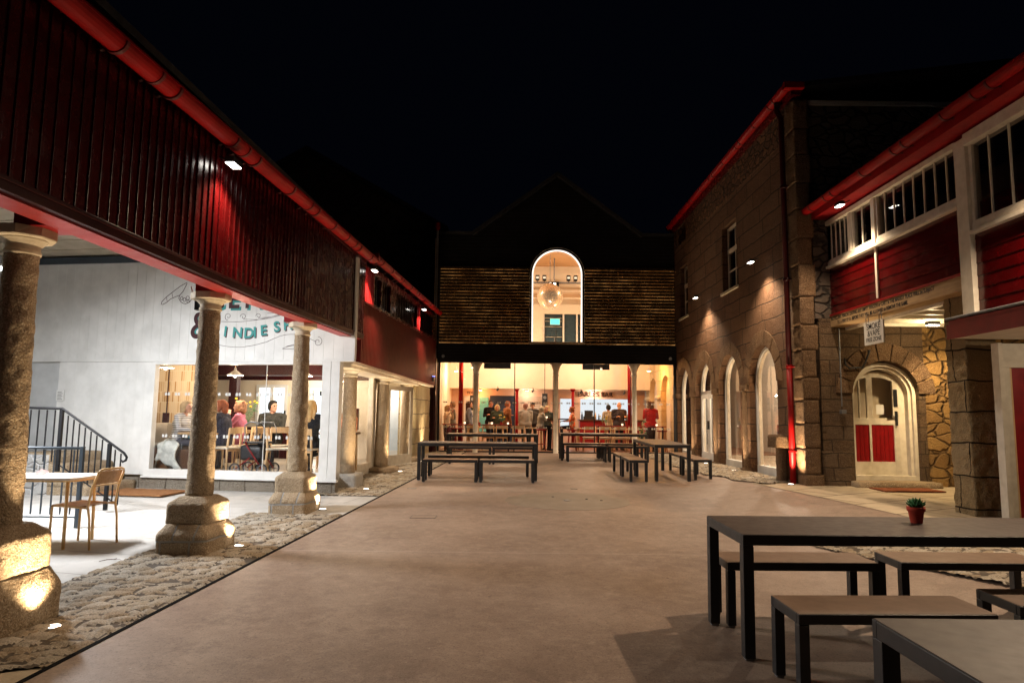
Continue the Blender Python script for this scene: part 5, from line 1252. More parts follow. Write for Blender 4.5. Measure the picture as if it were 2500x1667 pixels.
# plant pot
pot = thing('potted_plant', 'small green succulent in a red clay pot on the table', 'plant', TR(2.75, 4.72, .0174 * 4.72 + .737) @ Matrix.Scale(.9, 4))
MB().lathe([(.040, 0), (.055, .085), (.062, .088), (.064, .118), (.056, .118), (.052, .100)], 28, caps=False).lathe([(.04, 0), (.0, 0)], 28, caps=False).build('pot', m_terra, pot, True)
MB().lathe([(.053, .098), (.001, .104)], 20, caps=False).build('compost', m_soil, pot)
mb = MB(); rnd = random.Random(3)
for k in range(34):
    a = k * 2.4; t = k / 34; ln = .055 + .03 * rnd.random(); el = .35 + 1.05 * (1 - t); r0 = .004 + .006 * t
    d = Vector((math.cos(a) * math.cos(el), math.sin(a) * math.cos(el), math.sin(el))); p0 = Vector((0, 0, .105)); s_ = d.cross(Vector((0, 0, 1))).normalized()
    pts = [p0 + d * .008, p0 + d * ln * .5 + Vector((0, 0, .002)), p0 + d * ln * .85 + Vector((0, 0, .006)), p0 + d * ln + Vector((0, 0, .012))]
    mb.tube(pts, [r0, .0095, .007, .0008], 6)
mb.build('leaves', m_leaf, pot, True)

# ------------------------------------------------------------------ cafe set on the terrace
ct = thing('cafe_table', 'cream edged cafe table with rounded corners between two chairs on the terrace', 'table', TR(-4.97, 7.28, .122, .03))
def rrect(w, d, r, n=6):
    p = []
    for cx, cy, a0 in ((w / 2 - r, d / 2 - r, 0), (-w / 2 + r, d / 2 - r, PI / 2), (-w / 2 + r, -d / 2 + r, PI), (w / 2 - r, -d / 2 + r, 1.5 * PI)):
        for k in range(n + 1): a = a0 + PI / 2 * k / n; p.append((cx + r * math.cos(a), cy + r * math.sin(a)))
    return p
MB().prism(rrect(1.15, .62, .12), lambda u, v: (u, v, .690), lambda u, v: (u, v, .712)).build('top', mott('whitened_oak', (.60, .52, .46), (.68, .60, .54), 10, .5), ct, bevel=.004)
MB().prism(rrect(1.14, .61, .12), lambda u, v: (u, v, .672), lambda u, v: (u, v, .690)).build('edge_band', m_yel, ct)
for sx in (-1, 1):
    for sy in (-1, 1): MB().tube([(sx * .47, sy * .24, .68), (sx * .48, sy * .25, 0)], .016, 10).build('leg', m_yel, ct, True)
nap = thing('folded_napkin', 'small pink and white folded napkin on the cafe table', 'napkin', (-4.95, 7.32, .837)); MB().add([(-.06, -.05, 0), (.06, -.04, 0), (.05, .05, .03), (-.05, .05, .01), (.0, 0, .06)], [(0, 1, 4), (1, 2, 4), (2, 3, 4), (3, 0, 4), (0, 3, 2, 1)]).build('paper', mott('pink_paper', (.6, .35, .35), (.7, .55, .5), 20, .8), nap)
def cafe_chair(label, M):
    r = thing('terrace_chair', label, 'chair', M, 'terrace cafe chairs')
    def fr(sy):   # side loop: front leg, seat rail, back leg, back upright
        MB().tube([(.21, sy * .20, 0), (.205, sy * .20, .41), (.20, sy * .20, .435)], .0115, 8).tube([(-.24, sy * .20, 0), (-.215, sy * .20, .30), (-.19, sy * .20, .42), (-.215, sy * .195, .60), (-.27, sy * .19, .76)], .0115, 8).tube([(.20, sy * .20, .43), (-.19, sy * .20, .415)], .0105, 8).build('side_frame', m_yel, r, True)
    fr(-1); fr(1)
    MB().tube([(-.27, -.19, .755), (-.276, -.17, .785), (-.28, -.13, .795), (-.28, .13, .795), (-.276, .17, .785), (-.27, .19, .755)], .0115, 8).tube([(.2, -.2, .43), (.2, .2, .43)], .010, 8).tube([(-.225, -.19, .63), (-.225, .19, .63)], .009, 8).build('cross_rails', m_yel, r, True)
    mb = MB(); n = 10
    for k in range(n):
        a = -.19 + .385 * k / n; b = -.19 + .385 * (k + 1) / n; za = .440 - .018 * math.sin(PI * k / n); zb = .440 - .018 * math.sin(PI * (k + 1) / n)
        mb.hexa([(a, -.19, za - .010), (b, -.19, zb - .010), (b, .19, zb - .010), (a, .19, za - .010), (a, -.19, za), (b, -.19, zb), (b, .19, zb), (a, .19, za)])
    mb.build('seat', m_ply, r)
    mb = MB(); n = 8
    for k in range(n):
        a = -.18 + .36 * k / n; b = -.18 + .36 * (k + 1) / n; f = lambda y: -.02 * math.cos(y / .18 * PI / 2)
        mb.hexa([(-.223 + f(a), a, .645), (-.223 + f(b), b, .645), (-.213 + f(b), b, .645), (-.213 + f(a), a, .645), (-.268 + f(a), a, .775), (-.268 + f(b), b, .775), (-.258 + f(b), b, .775), (-.258 + f(a), a, .775)])
    mb.build('backrest', m_ply, r)
    return r
cafe_chair('plywood and cream tube chair at the right end of the cafe table', TR(-4.42, 7.25, .122, PI - .12) )
cafe_chair('plywood and cream tube chair half hidden behind the nearest column', TR(-5.30, 6.95, .122, .3))

# ------------------------------------------------------------------ left cafe interior
m_iw = mott('cafe_cream_boards', (.66, .57, .44), (.72, .63, .50), 2, .6, .1)
ci = thing('cafe_interior', 'cream walled cafe room with maroon beams behind the white framed window', 'room', MW)
def Wp(x, y, z): return MW @ Vector((x, y, z))
MB().hexa([(-7, .12, .34), (-.33, .12, .34), (-1.40, 9.5, .34), (-7, 9.5, .34), (-7, .12, .44), (-.33, .12, .44), (-1.40, 9.5, .44), (-7, 9.5, .44)]).build('floor', mott('cafe_floor', (.42, .37, .31), (.50, .45, .38), 2, .35, .1), ci)
MB().hexa([(-7, .12, 2.62), (-.33, .12, 2.62), (-1.40, 9.5, 2.62), (-7, 9.5, 2.62), (-7, .12, 2.68), (-.33, .12, 2.68), (-1.40, 9.5, 2.68), (-7, 9.5, 2.68)]).build('ceiling', m_iw, ci)
wall_open(MB(), -7, -1.05, .44, 2.62, [(-4.27, -3.45, 1.25, 2.22, False), (-2.86, -1.95, .46, 2.14, False)], lambda u, d, z: (u, 5.0 + d, z), .1).build('back_wall', m_iw, ci)
B(-7, -1.9, 7.4, 7.45, .44, 2.62).build('kitchen_glow', m_kit, ci)
B(-7, -1.42, 9.4, 9.5, .44, 2.62).build('far_wall', m_greywhite, ci)
B(-7, -3.60, 4.4, 4.96, .44, 1.18).box(-3.45, -2.9, 4.7, 4.96, .44, 1.2).build('maroon_dado', m_redv, ci)
MB().box(-7, -.92, 4.80, 4.99, 2.33, 2.61).box(-3.82, -3.64, 3.0, 3.15, .44, 2.33).box(-7, -.70, 2.9, 3.2, 2.33, 2.60).build('maroon_beams', m_redv, ci)
for (a, b, z0, z1, nm) in ((-4.27, -3.45, 1.25, 2.22, 'white_casement'), (-2.86, -1.95, .46, 2.14, 'white_door')):
    m_ = (a + b) / 2
    f = MB().box(a, a + .07, 4.97, 5.06, z0, z1).box(b - .07, b, 4.97, 5.06, z0, z1).box(a + .07, b - .07, 4.97, 5.06, z1 - .07, z1).box(a + .07, b - .07, 4.97, 5.06, z0, z0 + .06).box(m_ - .04, m_ + .04, 4.97, 5.06, z0 + .06, z1 - .07).build(nm, m_white, ci)
    B(b - .05, b - .02, 4.93, 4.97, (z0 + z1) / 2 - .25, (z0 + z1) / 2 - .15).build('handle', m_black, f)
for x_, z_, r_ in ((-3.98, 1.75, .17), (-3.80, 1.72, .12), (-3.70, 1.95, .08), (-2.3, 1.5, .12)):
    MB().lathe([(r_, 0), (r_, .01), (r_ * .8, .01), (r_ * .8, 0)], 20, M=Matrix.Translation((x_, 6.9, z_)) @ Matrix.Rotation(PI / 2, 4, 'X')).build('hanging_pan', m_grey, ci)
text('wall_lettering', 'BANGO', .175, m_letd, ci, Matrix.Translation((-3.07, 4.99, 2.40)), .004, 'LEFT', .003, .72); text('wall_lettering', 'KITCHEN', .175, m_letd, ci, Matrix.Translation((-2.32, 4.99, 2.40)), .004, 'LEFT', .003, .72)
B(-2.50, -2.40, 4.96, 4.985, 2.32, 2.45).build('green_exit_sign', emis('exit_green_dim', (.03, .35, .22), .6), ci)
# brick tiled wall, vertical tiles
def tiles():
    N = NT('vertical_tiles'); sp = N.n('ShaderNodeSeparateXYZ', i0=N.coord())
    v = N.n('ShaderNodeCombineXYZ', i0=sp.outputs[0], i1=sp.outputs[2], i2=0.0).outputs[0]
    br = N.n('ShaderNodeTexBrick', Vector=v, Color1=(0, 0, 0), Color2=(1, 1, 1), Mortar=(.5, .5, .5), Scale=1.0)
    br.offset = 0; br.inputs['Mortar Size'].default_value = .006; br.inputs['Brick Width'].default_value = .045; br.inputs['Row Height'].default_value = .215
    r1 = N.ramp(br.outputs['Color'], .55, .95)
    col = N.mix(r1, (.66, .52, .36), (.42, .24, .09)); col = N.mix(br.outputs['Fac'], col, (.68, .58, .44))
    return N.fin(col, .4, N.bump(br.outputs['Fac'], -.4, .004))
B(-6.9, -3.90, 2.1, 2.3, .44, 2.62).build('tiled_wall', tiles(), ci)
MB().tube([(-4.62, 2.07, 2.55), (-4.62, 2.07, 1.50)], .012, 8).box(-4.67, -4.57, 2.02, 2.1, 1.30, 1.50).build('copper_conduit', m_redv, ci)
MB().tube([(-3.94, 2.06, 2.6), (-3.94, 2.06, .6)], .022, 8).build('maroon_pipe', m_redv, ci)
bq = thing('banquette', 'grey upholstered banquette with a dark walnut front at the left of the cafe window', 'bench seat', MW @ TR(-3.95, 1.0, .44))
B(-.55, .20, -.55, .95, 0, .42).build('base', m_dwood, bq); B(-.55, .2, -.55, .95, .42, .48).build('seat', m_grey, bq, bevel=.02); B(-.6, -.46, -.55, .95, .44, .86).box(-.46, .3, .82, .95, .44, .86).build('backrest', mott('grey_upholstery', (.32, .28, .24), (.38, .34, .29), 5, .9), bq, bevel=.02)
ft = thing('timber_front_board', 'dark walnut board filling the bottom left of the cafe window', 'panel', MW @ TR(-3.0, .30, .44)); B(-.62, .35, -.02, .02, .02, .42).build('board', m_dwood, ft)
coat = thing('draped_coat', 'pale marbled coat draped over the banquette inside the cafe window', 'coat', MW @ TR(-3.22, .26, .86))
mb = MB(); nu, nv = 16, 12; vs = []; fs = []
for i in range(nu + 1):
    for j in range(nv + 1):
        u = i / nu; v = j / nv; x = -.20 + .40 * u + .05 * math.sin(v * 4 + u * 3) + .10 * v * (1 if u > .6 else -.2); z = .08 + .10 * math.sin(PI * u) - .42 * v * (1 - .22 * math.sin(u * 6)) + .006 * math.sin(u * 22); y = -.06 - .05 * math.sin(PI * v) + .02 * math.sin(u * 9 + v * 3)
        vs.append((x, y, z))
for i in range(nu):
    for j in range(nv): a = i * (nv + 1) + j; fs.append((a, a + nv + 1, a + nv + 2, a + 1))
mb.add(vs, fs); co = mb.build('fabric', mott('marbled_fabric', (.32, .34, .32), (.62, .64, .60), 9, .9, .5, 30, .01), coat, True); sm = co.modifiers.new('s', 'SOLIDIFY'); sm.thickness = .03
def pendant(M, label, p=60, col=(1, .80, .56)):
    r = thing('pendant_lamp', label, 'pendant lamp', M, 'white pendant lamps in the cafe')
    MB().lathe([(.155, 0), (.150, .008), (.06, .075), (.028, .10), (.022, .14), (.014, .15)], 28, caps=False).build('shade', m_white, r, True); MB().tube([(0, 0, .15), (0, 0, .40)], .008).build('rod', m_pine, r)
    MB().ell((0, 0, .0), (.035, .035, .04), 12, 8).build('bulb', m_lampi, r, True); point(r, (0, 0, -.09), p, col, .06)
pendant(MW @ TR(-2.80, 1.5, 2.24), 'white pendant lamp over the cafe table, beside the maroon post')
pendant(MW @ TR(-4.05, 1.15, 2.36), 'white pendant lamp at the top left corner of the cafe window', 45)
pendant(MW @ TR(-1.5, 1.8, 2.24), 'white pendant lamp hidden behind the third column', 55)
pendant(MW @ TR(-1.6, 3.8, 2.24), 'white pendant lamp deeper in the cafe', 60)
for x, y in ((-1.0, 2.2), (-1.6, 6.2), (-3.2, 6.4), (-2.4, 8.6), (-2.6, 4.0)): ilamp(*(MW @ Vector((x, y, 2.36))), 75, (1, .88, .72), 'ceiling lamp inside the cafe, ' + {-1.0: 'nearest the glass corner post', -1.6: 'beyond the side glass panel', -3.2: 'in the kitchen behind the casement', -2.4: 'beyond the open far doorway', -2.6: 'before the white kitchen door'}[x], grp='ceiling lamps inside the cafe')

# indoor chair with tapered legs
def pine_chair():
    r = thing('pine_chair', '', 'chair')
    MB().prism(rrect(.43, .42, .05), lambda u, v: (u, v, .435), lambda u, v: (u, v, .465)).build('seat', m_whitew, r, bevel=.005)
    for sx in (-1, 1):
        MB().tube([(sx * .20, .18, 0), (sx * .175, .165, .44)], [.014, .020], 10).build('leg', m_pine, r, True)
        MB().tube([(sx * .21, -.20, 0), (sx * .185, -.175, .44), (sx * .18, -.205, .80)], [.014, .021, .016], 10).build('leg', m_pine, r, True)
    mb = MB(); n = 8
    for k in range(n):
        a = -.19 + .38 * k / n; b = -.19 + .38 * (k + 1) / n; f = lambda x: -.035 * math.cos(x / .19 * PI / 2)
        mb.hexa([(a, -.205 + f(a), .70), (b, -.205 + f(b), .70), (b, -.188 + f(b), .70), (a, -.188 + f(a), .70), (a, -.212 + f(a), .81), (b, -.212 + f(b), .81), (b, -.195 + f(b), .81), (a, -.195 + f(a), .81)])
    mb.build('backrest', m_pine, r)
    MB().box(-.18, .18, .15, .17, .39, .434).box(-.18, .18, -.18, -.16, .39, .434).build('apron_frame', m_pine, r); return r
cproto = pine_chair(); cz = .44
def chair(M, lb, g='pine chairs in the cafe'):
    o = cproto if 'c' not in used else copy_tree(cproto); used['c'] = 1
    o.matrix_world = M; o['label'] = lb; o['group'] = g
for x, y, a, lb in ((-2.40, .62, 1.5, 'pine chair just right of the second column, side on to the table'), (-2.06, .95, 1.4, 'pine chair behind the wheeled walker'), (-1.92, 1.75, .5, 'pine chair of the person in the dark jumper'), (-1.36, .62, -1.2, 'pine chair facing the third column from the left'), (-.86, .62, 0.0, 'pine chair of the person in the black coat'), (-2.62, 1.15, 1.55, 'pine chair of the person in navy'), (-2.62, 1.75, 1.55, 'pine chair of the person in pink')):
    chair(MW @ TR(x, y, cz, a), lb)
for x, y, a in ((-3.35, 13.3, .3), (-3.7, 13.9, 1.8)): chair(TR(x, y, cz, a), 'pine chair beside the glass side of the cafe' if y < 13.5 else 'pine chair farther inside the glass side of the cafe')
def itable(M, w, d, h, lb, top=None, leg=None, nm='pine_table'):
    r = thing(nm, lb, 'table', M); MB().prism(rrect(w, d, .05), lambda u, v: (u, v, h - .028), lambda u, v: (u, v, h)).build('top', top or m_oak, r, bevel=.003)
    for sx in (-1, 1):
        for sy in (-1, 1): MB().tube([(sx * (w / 2 - .06), sy * (d / 2 - .06), 0), (sx * (w / 2 - .08), sy * (d / 2 - .08), h - .028)], [.018, .026], 10).build('leg', leg or m_pine, r, True)
    return r
t1 = itable(MW @ TR(-3.05, 1.35, cz), .75, 1.3, .70, 'oak table with people on both sides at the left of the cafe window', m_oak, m_black)
itable(MW @ TR(-2.15, 2.2, cz), .8, .8, .72, 'pine table in front of the person in the dark jumper')
itable(MW @ TR(-.75, 1.55, cz), .8, .8, .72, 'dark topped table before the black coat', m_dwood)
itable(TR(-3.45, 13.9, cz), .7, .7, .72, 'small pine table behind the grey column')
fe = thing('fire_extinguisher', 'red fire extinguisher with papers on the cafe wall behind the glass side', 'fire extinguisher', TR(-3.95, 15.9, 1.0)); MB().lathe([(.0, 0), (.075, .01), (.075, .38), (.03, .45), (.03, .5)], 20, caps=False).build('cylinder', m_gut, fe, True); B(-.05, .06, -.02, .02, .5, .54).build('valve', m_black, fe)
wpn = thing('maroon_wall_box', 'maroon box mounted on the cafe wall near the glass side', 'box', TR(-3.66, 15.95, 1.15)); B(-.12, .12, -.06, .06, 0, .5).build('body', m_redv, wpn, bevel=.01)
# vase with daffodils
def vase(M, lb, big=1.0, red=False):
    r = thing('flower_vase', lb, 'flowers', M)
    MB().lathe([(.03, 0), (.045, .02), (.05, .10), (.035, .16), (.042, .18)], 18, caps=False).build('vase', m_glass if not red else m_redpanel, r, True)
    rn = random.Random(int(big * 100)); st = MB(); fl = MB()
    for k in range(int(11 * big)):
        a = rn.random() * 6.28; l = (.22 + rn.random() * .25) * big; t = Vector((math.cos(a) * l * .45, math.sin(a) * l * .45, .12 + l)); st.tube([(0, 0, .05), t * .55 + Vector((0, 0, .03)), t], .003, 5)
        if k % 2 == 0: fl.ell(t, (.028, .028, .022), 8, 6); 
        for q in range(3): st.ell(t * .7 + Vector((rn.uniform(-.05, .05), rn.uniform(-.05, .05), rn.uniform(-.05, .05))), (.022, .012, .006), 6, 4)
    st.build('stems', m_leaf, r, True); fl.build('blooms', mott('yellow_petals', (.75, .48, .03), (.8, .6, .06), 20, .6), r, True)
vase(MW @ TR(-2.88, 2.15, cz + .72 + .02), 'glass vase of twigs and yellow daffodils in the cafe', 1.25)
it_ = itable(MW @ TR(-2.95, 2.45, cz), .5, .5, .72, 'small table carrying the daffodil vase')
# rollator
ro = thing('wheeled_walker', 'red framed wheeled walker with black bag inside the cafe window', 'walker', MW @ TR(-1.72, .48, cz, .0))
wh = [(-.26, -.22), (-.26, .22), (.24, -.22), (.24, .22)]
for x, y in wh:
    w_ = MB(); ring = [(x + .095 * math.cos(2 * PI * k / 20), y, .105 + .095 * math.sin(2 * PI * k / 20)) for k in range(21)]; w_.tube(ring, .012, 6)
    w_ = w_.build('wheel', m_black, ro, True); MB().tube([(x + .075 * math.cos(2 * PI * k / 20), y, .105 + .075 * math.sin(2 * PI * k / 20)) for k in range(21)], .006, 5).box(x - .075, x + .075, y - .004, y + .004, .10, .11).box(x - .005, x + .005, y - .004, y + .004, .03, .18).build('rim', m_grey, w_)
for y in (-.20, .20):
    MB().tube([(.24, y, .105), (-.06, y, .50), (-.10, y, .58)], .013, 8).tube([(-.26, y, .105), (.0, y, .30)], .012, 8).build('red_frame', m_redpanel, ro, True)
    MB().tube([(-.10, y, .56), (-.12, y, .86), (-.02, y, .92), (.20, y, .90)], .012, 8).tube([(.20, y, .90), (.26, y, .80), (.26, y, .55)], .006, 6).build('handlebar', m_grey, ro, True)
MB().rough(-.22, .20, -.16, .16, .26, .52, .05, .014, 8, cham=.04).build('bag', m_black, ro, True); MB().box(-.16, .22, -.18, .18, .54, .58).build('seat', m_black, ro, bevel=.01)

# ------------------------------------------------------------------ bar furniture (seen through the glass)
F0 = .40
for x0, x1, lb in ((-2.22, .02, 'left'), (2.72, 5.0, 'right')):
    r = thing('window_shelf', 'slim dark red drinks shelf on posts behind the %s glass' % lb, 'shelf', ((x0 + x1) / 2, 22.25, F0)); h = (x1 - x0) / 2
    B(-h, h, -.12, .12, .82, .85).build('shelf', m_redpanel, r, bevel=.003)
    for sx in (-1, 1): B(sx * (h - .1) - .025, sx * (h - .1) + .025, -.03, .03, 0, .82).build('post', m_redv, r)
g2 = 'pine chairs in the bar'
n_ = 0
for x in (-1.25, -.75, -.3, .25): chair(TR(x, 22.85, F0, PI if False else 0.0), 'pine chair in the row behind the left bar glass, number %s from the left' % ('one two three four'.split()[n_]), g2); n_ += 1
itable(TR(-.85, 23.35, F0), 1.3, .6, .74, 'pine table behind the left bar glass, left one'); itable(TR(.55, 23.35, F0), 1.1, .6, .74, 'pine table behind the left bar glass, right one')
n_ = 0
for x in (2.6, 3.1, 3.6, 4.05): chair(TR(x, 22.85, F0, 0.0), 'pine chair in the row behind the right bar glass, number %s from the left' % ('one two three four'.split()[n_]), g2); n_ += 1
itable(TR(2.75, 23.35, F0), 1.1, .6, .74, 'pine table behind the right bar glass, left one'); itable(TR(3.95, 23.35, F0), 1.1, .6, .74, 'pine table behind the right bar glass, right one')
def stool(x, y, lb, h=.70):
    r = thing('bar_stool', lb, 'stool', (x, y, F0), 'red bar stools'); MB().lathe([(.15, h - .04), (.17, h - .03), (.17, h), (.15, h + .01)], 18).build('seat', m_redpanel, r, True)
    for k in range(4): a = PI / 4 + k * PI / 2; MB().tube([(.12 * math.cos(a), .12 * math.sin(a), h - .04), (.20 * math.cos(a), .20 * math.sin(a), 0)], .012, 6).build('leg', m_redpanel, r, True)
    MB().tube([(.17 * math.cos(2 * PI * k / 16), .17 * math.sin(2 * PI * k / 16), .22) for k in range(17)], .009, 5).build('foot_ring', m_redpanel, r, True)
for x, y, lb in ((-1.72, 22.75, 'red bar stool at the foot of the thick red post'), (-1.95, 23.1, 'red bar stool behind the couple'), (1.0, 22.75, 'red bar stool under the striped jumper'), (2.02, 22.8, 'red bar stool under the orange blouse'), (4.6, 22.9, 'red bar stool right of the red jacket'), (5.0, 22.8, 'red bar stool by the right glass edge')): stool(x, y, lb)
hb2 = thing('high_table', 'dark high table between the striped jumper and the middle column', 'table', (1.55, 23.0, F0)); B(-.35, .35, -.35, .35, 1.02, 1.06).build('top', m_dwood, hb2); B(-.05, .05, -.05, .05, .03, 1.02).build('stem', m_black, hb2); B(-.25, .25, -.25, .25, 0, .03).build('foot', m_black, hb2)
bc = thing('bar_counter', 'long bar counter with a red front under the bar lettering', 'bar counter', (3.75, 26.2, F0)); B(-1.15, 1.2, -.25, .25, 0, .98).build('red_front', m_redpanel, bc); B(-1.2, 1.25, -.3, .3, .98, 1.03).build('top', m_dwood, bc)
rn = random.Random(5)
for k in range(16):
    x = 2.7 + k * .13; b_ = thing('bottle', '%s bottle on the bar counter, %s from the left' % (['dark', 'red', 'green', 'grey', 'cream'][k % 5], 'first second third fourth fifth sixth seventh eighth ninth tenth eleventh twelfth thirteenth fourteenth fifteenth sixteenth'.split()[k]), 'bottle', (x, 26.15 + rn.uniform(-.1, .1), 1.432), 'bottles and glasses on the bar counter'); s_ = rn.uniform(.7, 1.1)
    MB().lathe([(.035 * s_, 0), (.035 * s_, .16 * s_), (.012, .22 * s_), (.012, .29 * s_)], 10).build('glass_body', [m_black, m_gut, m_leaf, m_grey, m_yel][k % 5], b_, True)
till = thing('till', 'black till with a screen on the bar counter', 'till', (2.95, 26.1, 1.43)); B(-.2, .2, -.1, .1, 0, .12).build('base', m_black, till); B(-.16, .16, -.02, .02, .12, .34).build('screen', m_black, till)
vase((-.33, 23.3, F0 + .745), 'vase of yellow daffodils on the left bar table', .8, True); vase((3.15, 23.3, F0 + .745), 'vase of yellow daffodils on the right bar table', .7, True); vase((-1.2, 23.9, F0 + 1.0), 'yellow flowers by the left white column', .7)
for x, z, w, c in ((-1.1, 1.145, .14, m_redpanel), (-.72, 1.145, .1, m_white), (3.0, 1.145, .16, m_soff), (4.25, 1.145, .12, m_redpanel)):
    t = thing('menu_card', 'small %s menu card on the bar tables' % {-1.1: 'red', -.72: 'white', 3.0: 'pink', 4.25: 'red right hand'}[x], 'menu card', (x, 23.2, z), 'menu cards on the bar tables'); B(-w / 2, w / 2, -.004, .004, 0, .16).build('card', c, t)
for x, y in ((-1.5, 22.25), (-.62, 22.25), (-.1, 22.2), (3.6, 22.25), (4.7, 22.2), (1.2, 23.2)):
    t = thing('tea_light', 'tiny glowing tea light ' + {-1.5: 'at the left of the left bar shelf', -.62: 'in the middle of the left bar shelf', -.1: 'at the right of the left bar shelf', 3.6: 'on the right bar shelf before the dark coat', 4.7: 'on the right bar shelf before the red jacket', 1.2: 'on the dark high table'}[x], 'candle', (x, y, F0 + .855 if abs(x - 1.2) > .1 else F0 + 1.065), 'tea lights in the bar'); MB().lathe([(.028, 0), (.032, .06)], 10).build('glass_cup', emis('candle_glow', (1, .7, .45), 2.5) if 'candle_glow' not in bpy.data.materials else bpy.data.materials['candle_glow'], t)
vine = thing('trailing_plant', 'dark trailing plant in front of the red jacket', 'plant', (4.28, 22.5, F0 + .86)); mb = MB()
for k in range(26): mb.ell((rn.uniform(-.12, .12), rn.uniform(-.08, .08), rn.uniform(-.5, .14)), (.05, .03, .02), 7, 4, M=Matrix.Rotation(rn.uniform(-1, 1), 4, 'Y'))
mb.tube([(0, 0, .1), (.03, 0, -.5)], .012).build('leaves', m_leaf, vine, True)
pl_ = thing('white_cupboard', 'tall pale cupboard among the bar tables', 'cupboard', (-1.95, 24.6, F0)); B(-.25, .25, -.2, .2, 0, .62).build('carcass', m_whitew, pl_, bevel=.01)
# ------------------------------------------------------------------ people
def capsule(p0, p1, r0, r1, n=12, sy=1.0):
    p0 = Vector(p0); p1 = Vector(p1); ax = (p1 - p0); L = max(ax.length, 1e-5); ax = ax / L
    q = ax.to_track_quat('Z', 'Y').to_matrix(); prof = []
    for k in range(5): a = -PI / 2 + PI / 2 * k / 4; prof.append((r0 * math.cos(a), r0 * math.sin(a)))
    for k in range(5): a = PI / 2 * k / 4; prof.append((r1 * math.cos(a), L + r1 * math.sin(a)))
    mb = MB()
    for r, z in prof:
        for k in range(n): a = 2 * PI * k / n; mb.v.append(tuple(p0 + q @ Vector((max(r, 1e-4) * math.cos(a), max(r, 1e-4) * math.sin(a) * sy, z))))
    for i in range(9):
        for k in range(n): k2 = (k + 1) % n; mb.f.append((i * n + k, i * n + k2, (i + 1) * n + k2, (i + 1) * n + k))
    mb.f.append(tuple(reversed(range(n)))); mb.f.append(tuple(9 * n + k for k in range(n))); mb.m = [0] * len(mb.f); return mb
CM = {}
def cmat(c, pat=None):
    key = (tuple(round(x, 3) for x in c), pat)
    if key not in CM:
        if pat is None: CM[key] = mott('cloth_%d' % len(CM), tuple(x * .8 for x in c), c, 14, .85, .4, 60, .004, .2)
        else:
            N = NT('patterned_cloth_%d' % len(CM)); co = N.coord(); sp = N.n('ShaderNodeSeparateXYZ', i0=co)
            w1 = N.math('GREATER_THAN', N.math('SINE', N.math('MULTIPLY', sp.outputs[2], 190.)), .1); f = w1
            if pat == 'check': f = N.math('MULTIPLY', w1, N.math('GREATER_THAN', N.math('SINE', N.math('MULTIPLY', sp.outputs[0], 100.)), .0))
            if pat == 'flame': f = N.ramp(N.noise(co, 9, 3), .42, .55)
            c2 = {'stripe': (.14, .14, .15), 'check': (.03, .03, .035), 'flame': (.75, .10, .015)}[pat]
            CM[key] = N.fin(N.mix(f, c, c2), .85)
    return CM[key]
def skin_mat(c=(.50, .27, .18)):
    key = ('skin', c)
    if key not in CM: CM[key] = mott('skin_%d' % len(CM), tuple(x * .9 for x in c), c, 12, .55, .1, 80, .001, .35)
    return CM[key]
def union(parts, vox, mats, tags, name, smooth_it=2):
    """parts: list of (MB, tag, p0, p1, r) -> one watertight mesh, coloured by the nearest body part"""
    mb = MB()
    for p in parts: mb.add(p[0].v, p[0].f)
    me = bpy.data.meshes.new('tmp'); me.from_pydata(mb.v, [], mb.f); o = bpy.data.objects.new('tmp', me); COL.objects.link(o)
    r = o.modifiers.new('r', 'REMESH'); r.mode = 'VOXEL'; r.voxel_size = vox; r.use_smooth_shade = True
    s = o.modifiers.new('s', 'SMOOTH'); s.iterations = smooth_it; s.factor = .5
    dg = bpy.context.evaluated_depsgraph_get(); m2 = bpy.data.meshes.new_from_object(o.evaluated_get(dg)); bpy.data.objects.remove(o); bpy.data.meshes.remove(me)
    m2.name = name; m2.materials.clear()
    for m in mats: m2.materials.append(m)
    if len(mats) > 1:
        n = len(m2.polygons); c = np.zeros(n * 3); m2.polygons.foreach_get('center', c); c = c.reshape(-1, 3); best = np.full(n, 1e9); idx = np.zeros(n, int)
        for (_, tg, p0, p1, r_) in parts:
            a = np.array(p0); b = np.array(p1); ab = b - a; L = max(ab @ ab, 1e-9); t = np.clip((c - a) @ ab / L, 0, 1); d = np.linalg.norm(c - (a + t[:, None] * ab), axis=1) - r_
            m_ = d < best; best[m_] = d[m_]; idx[m_] = tags[tg]
        m2.polygons.foreach_set('material_index', idx)
    m2.polygons.foreach_set('use_smooth', [True] * len(m2.polygons)); m2.update(); return m2
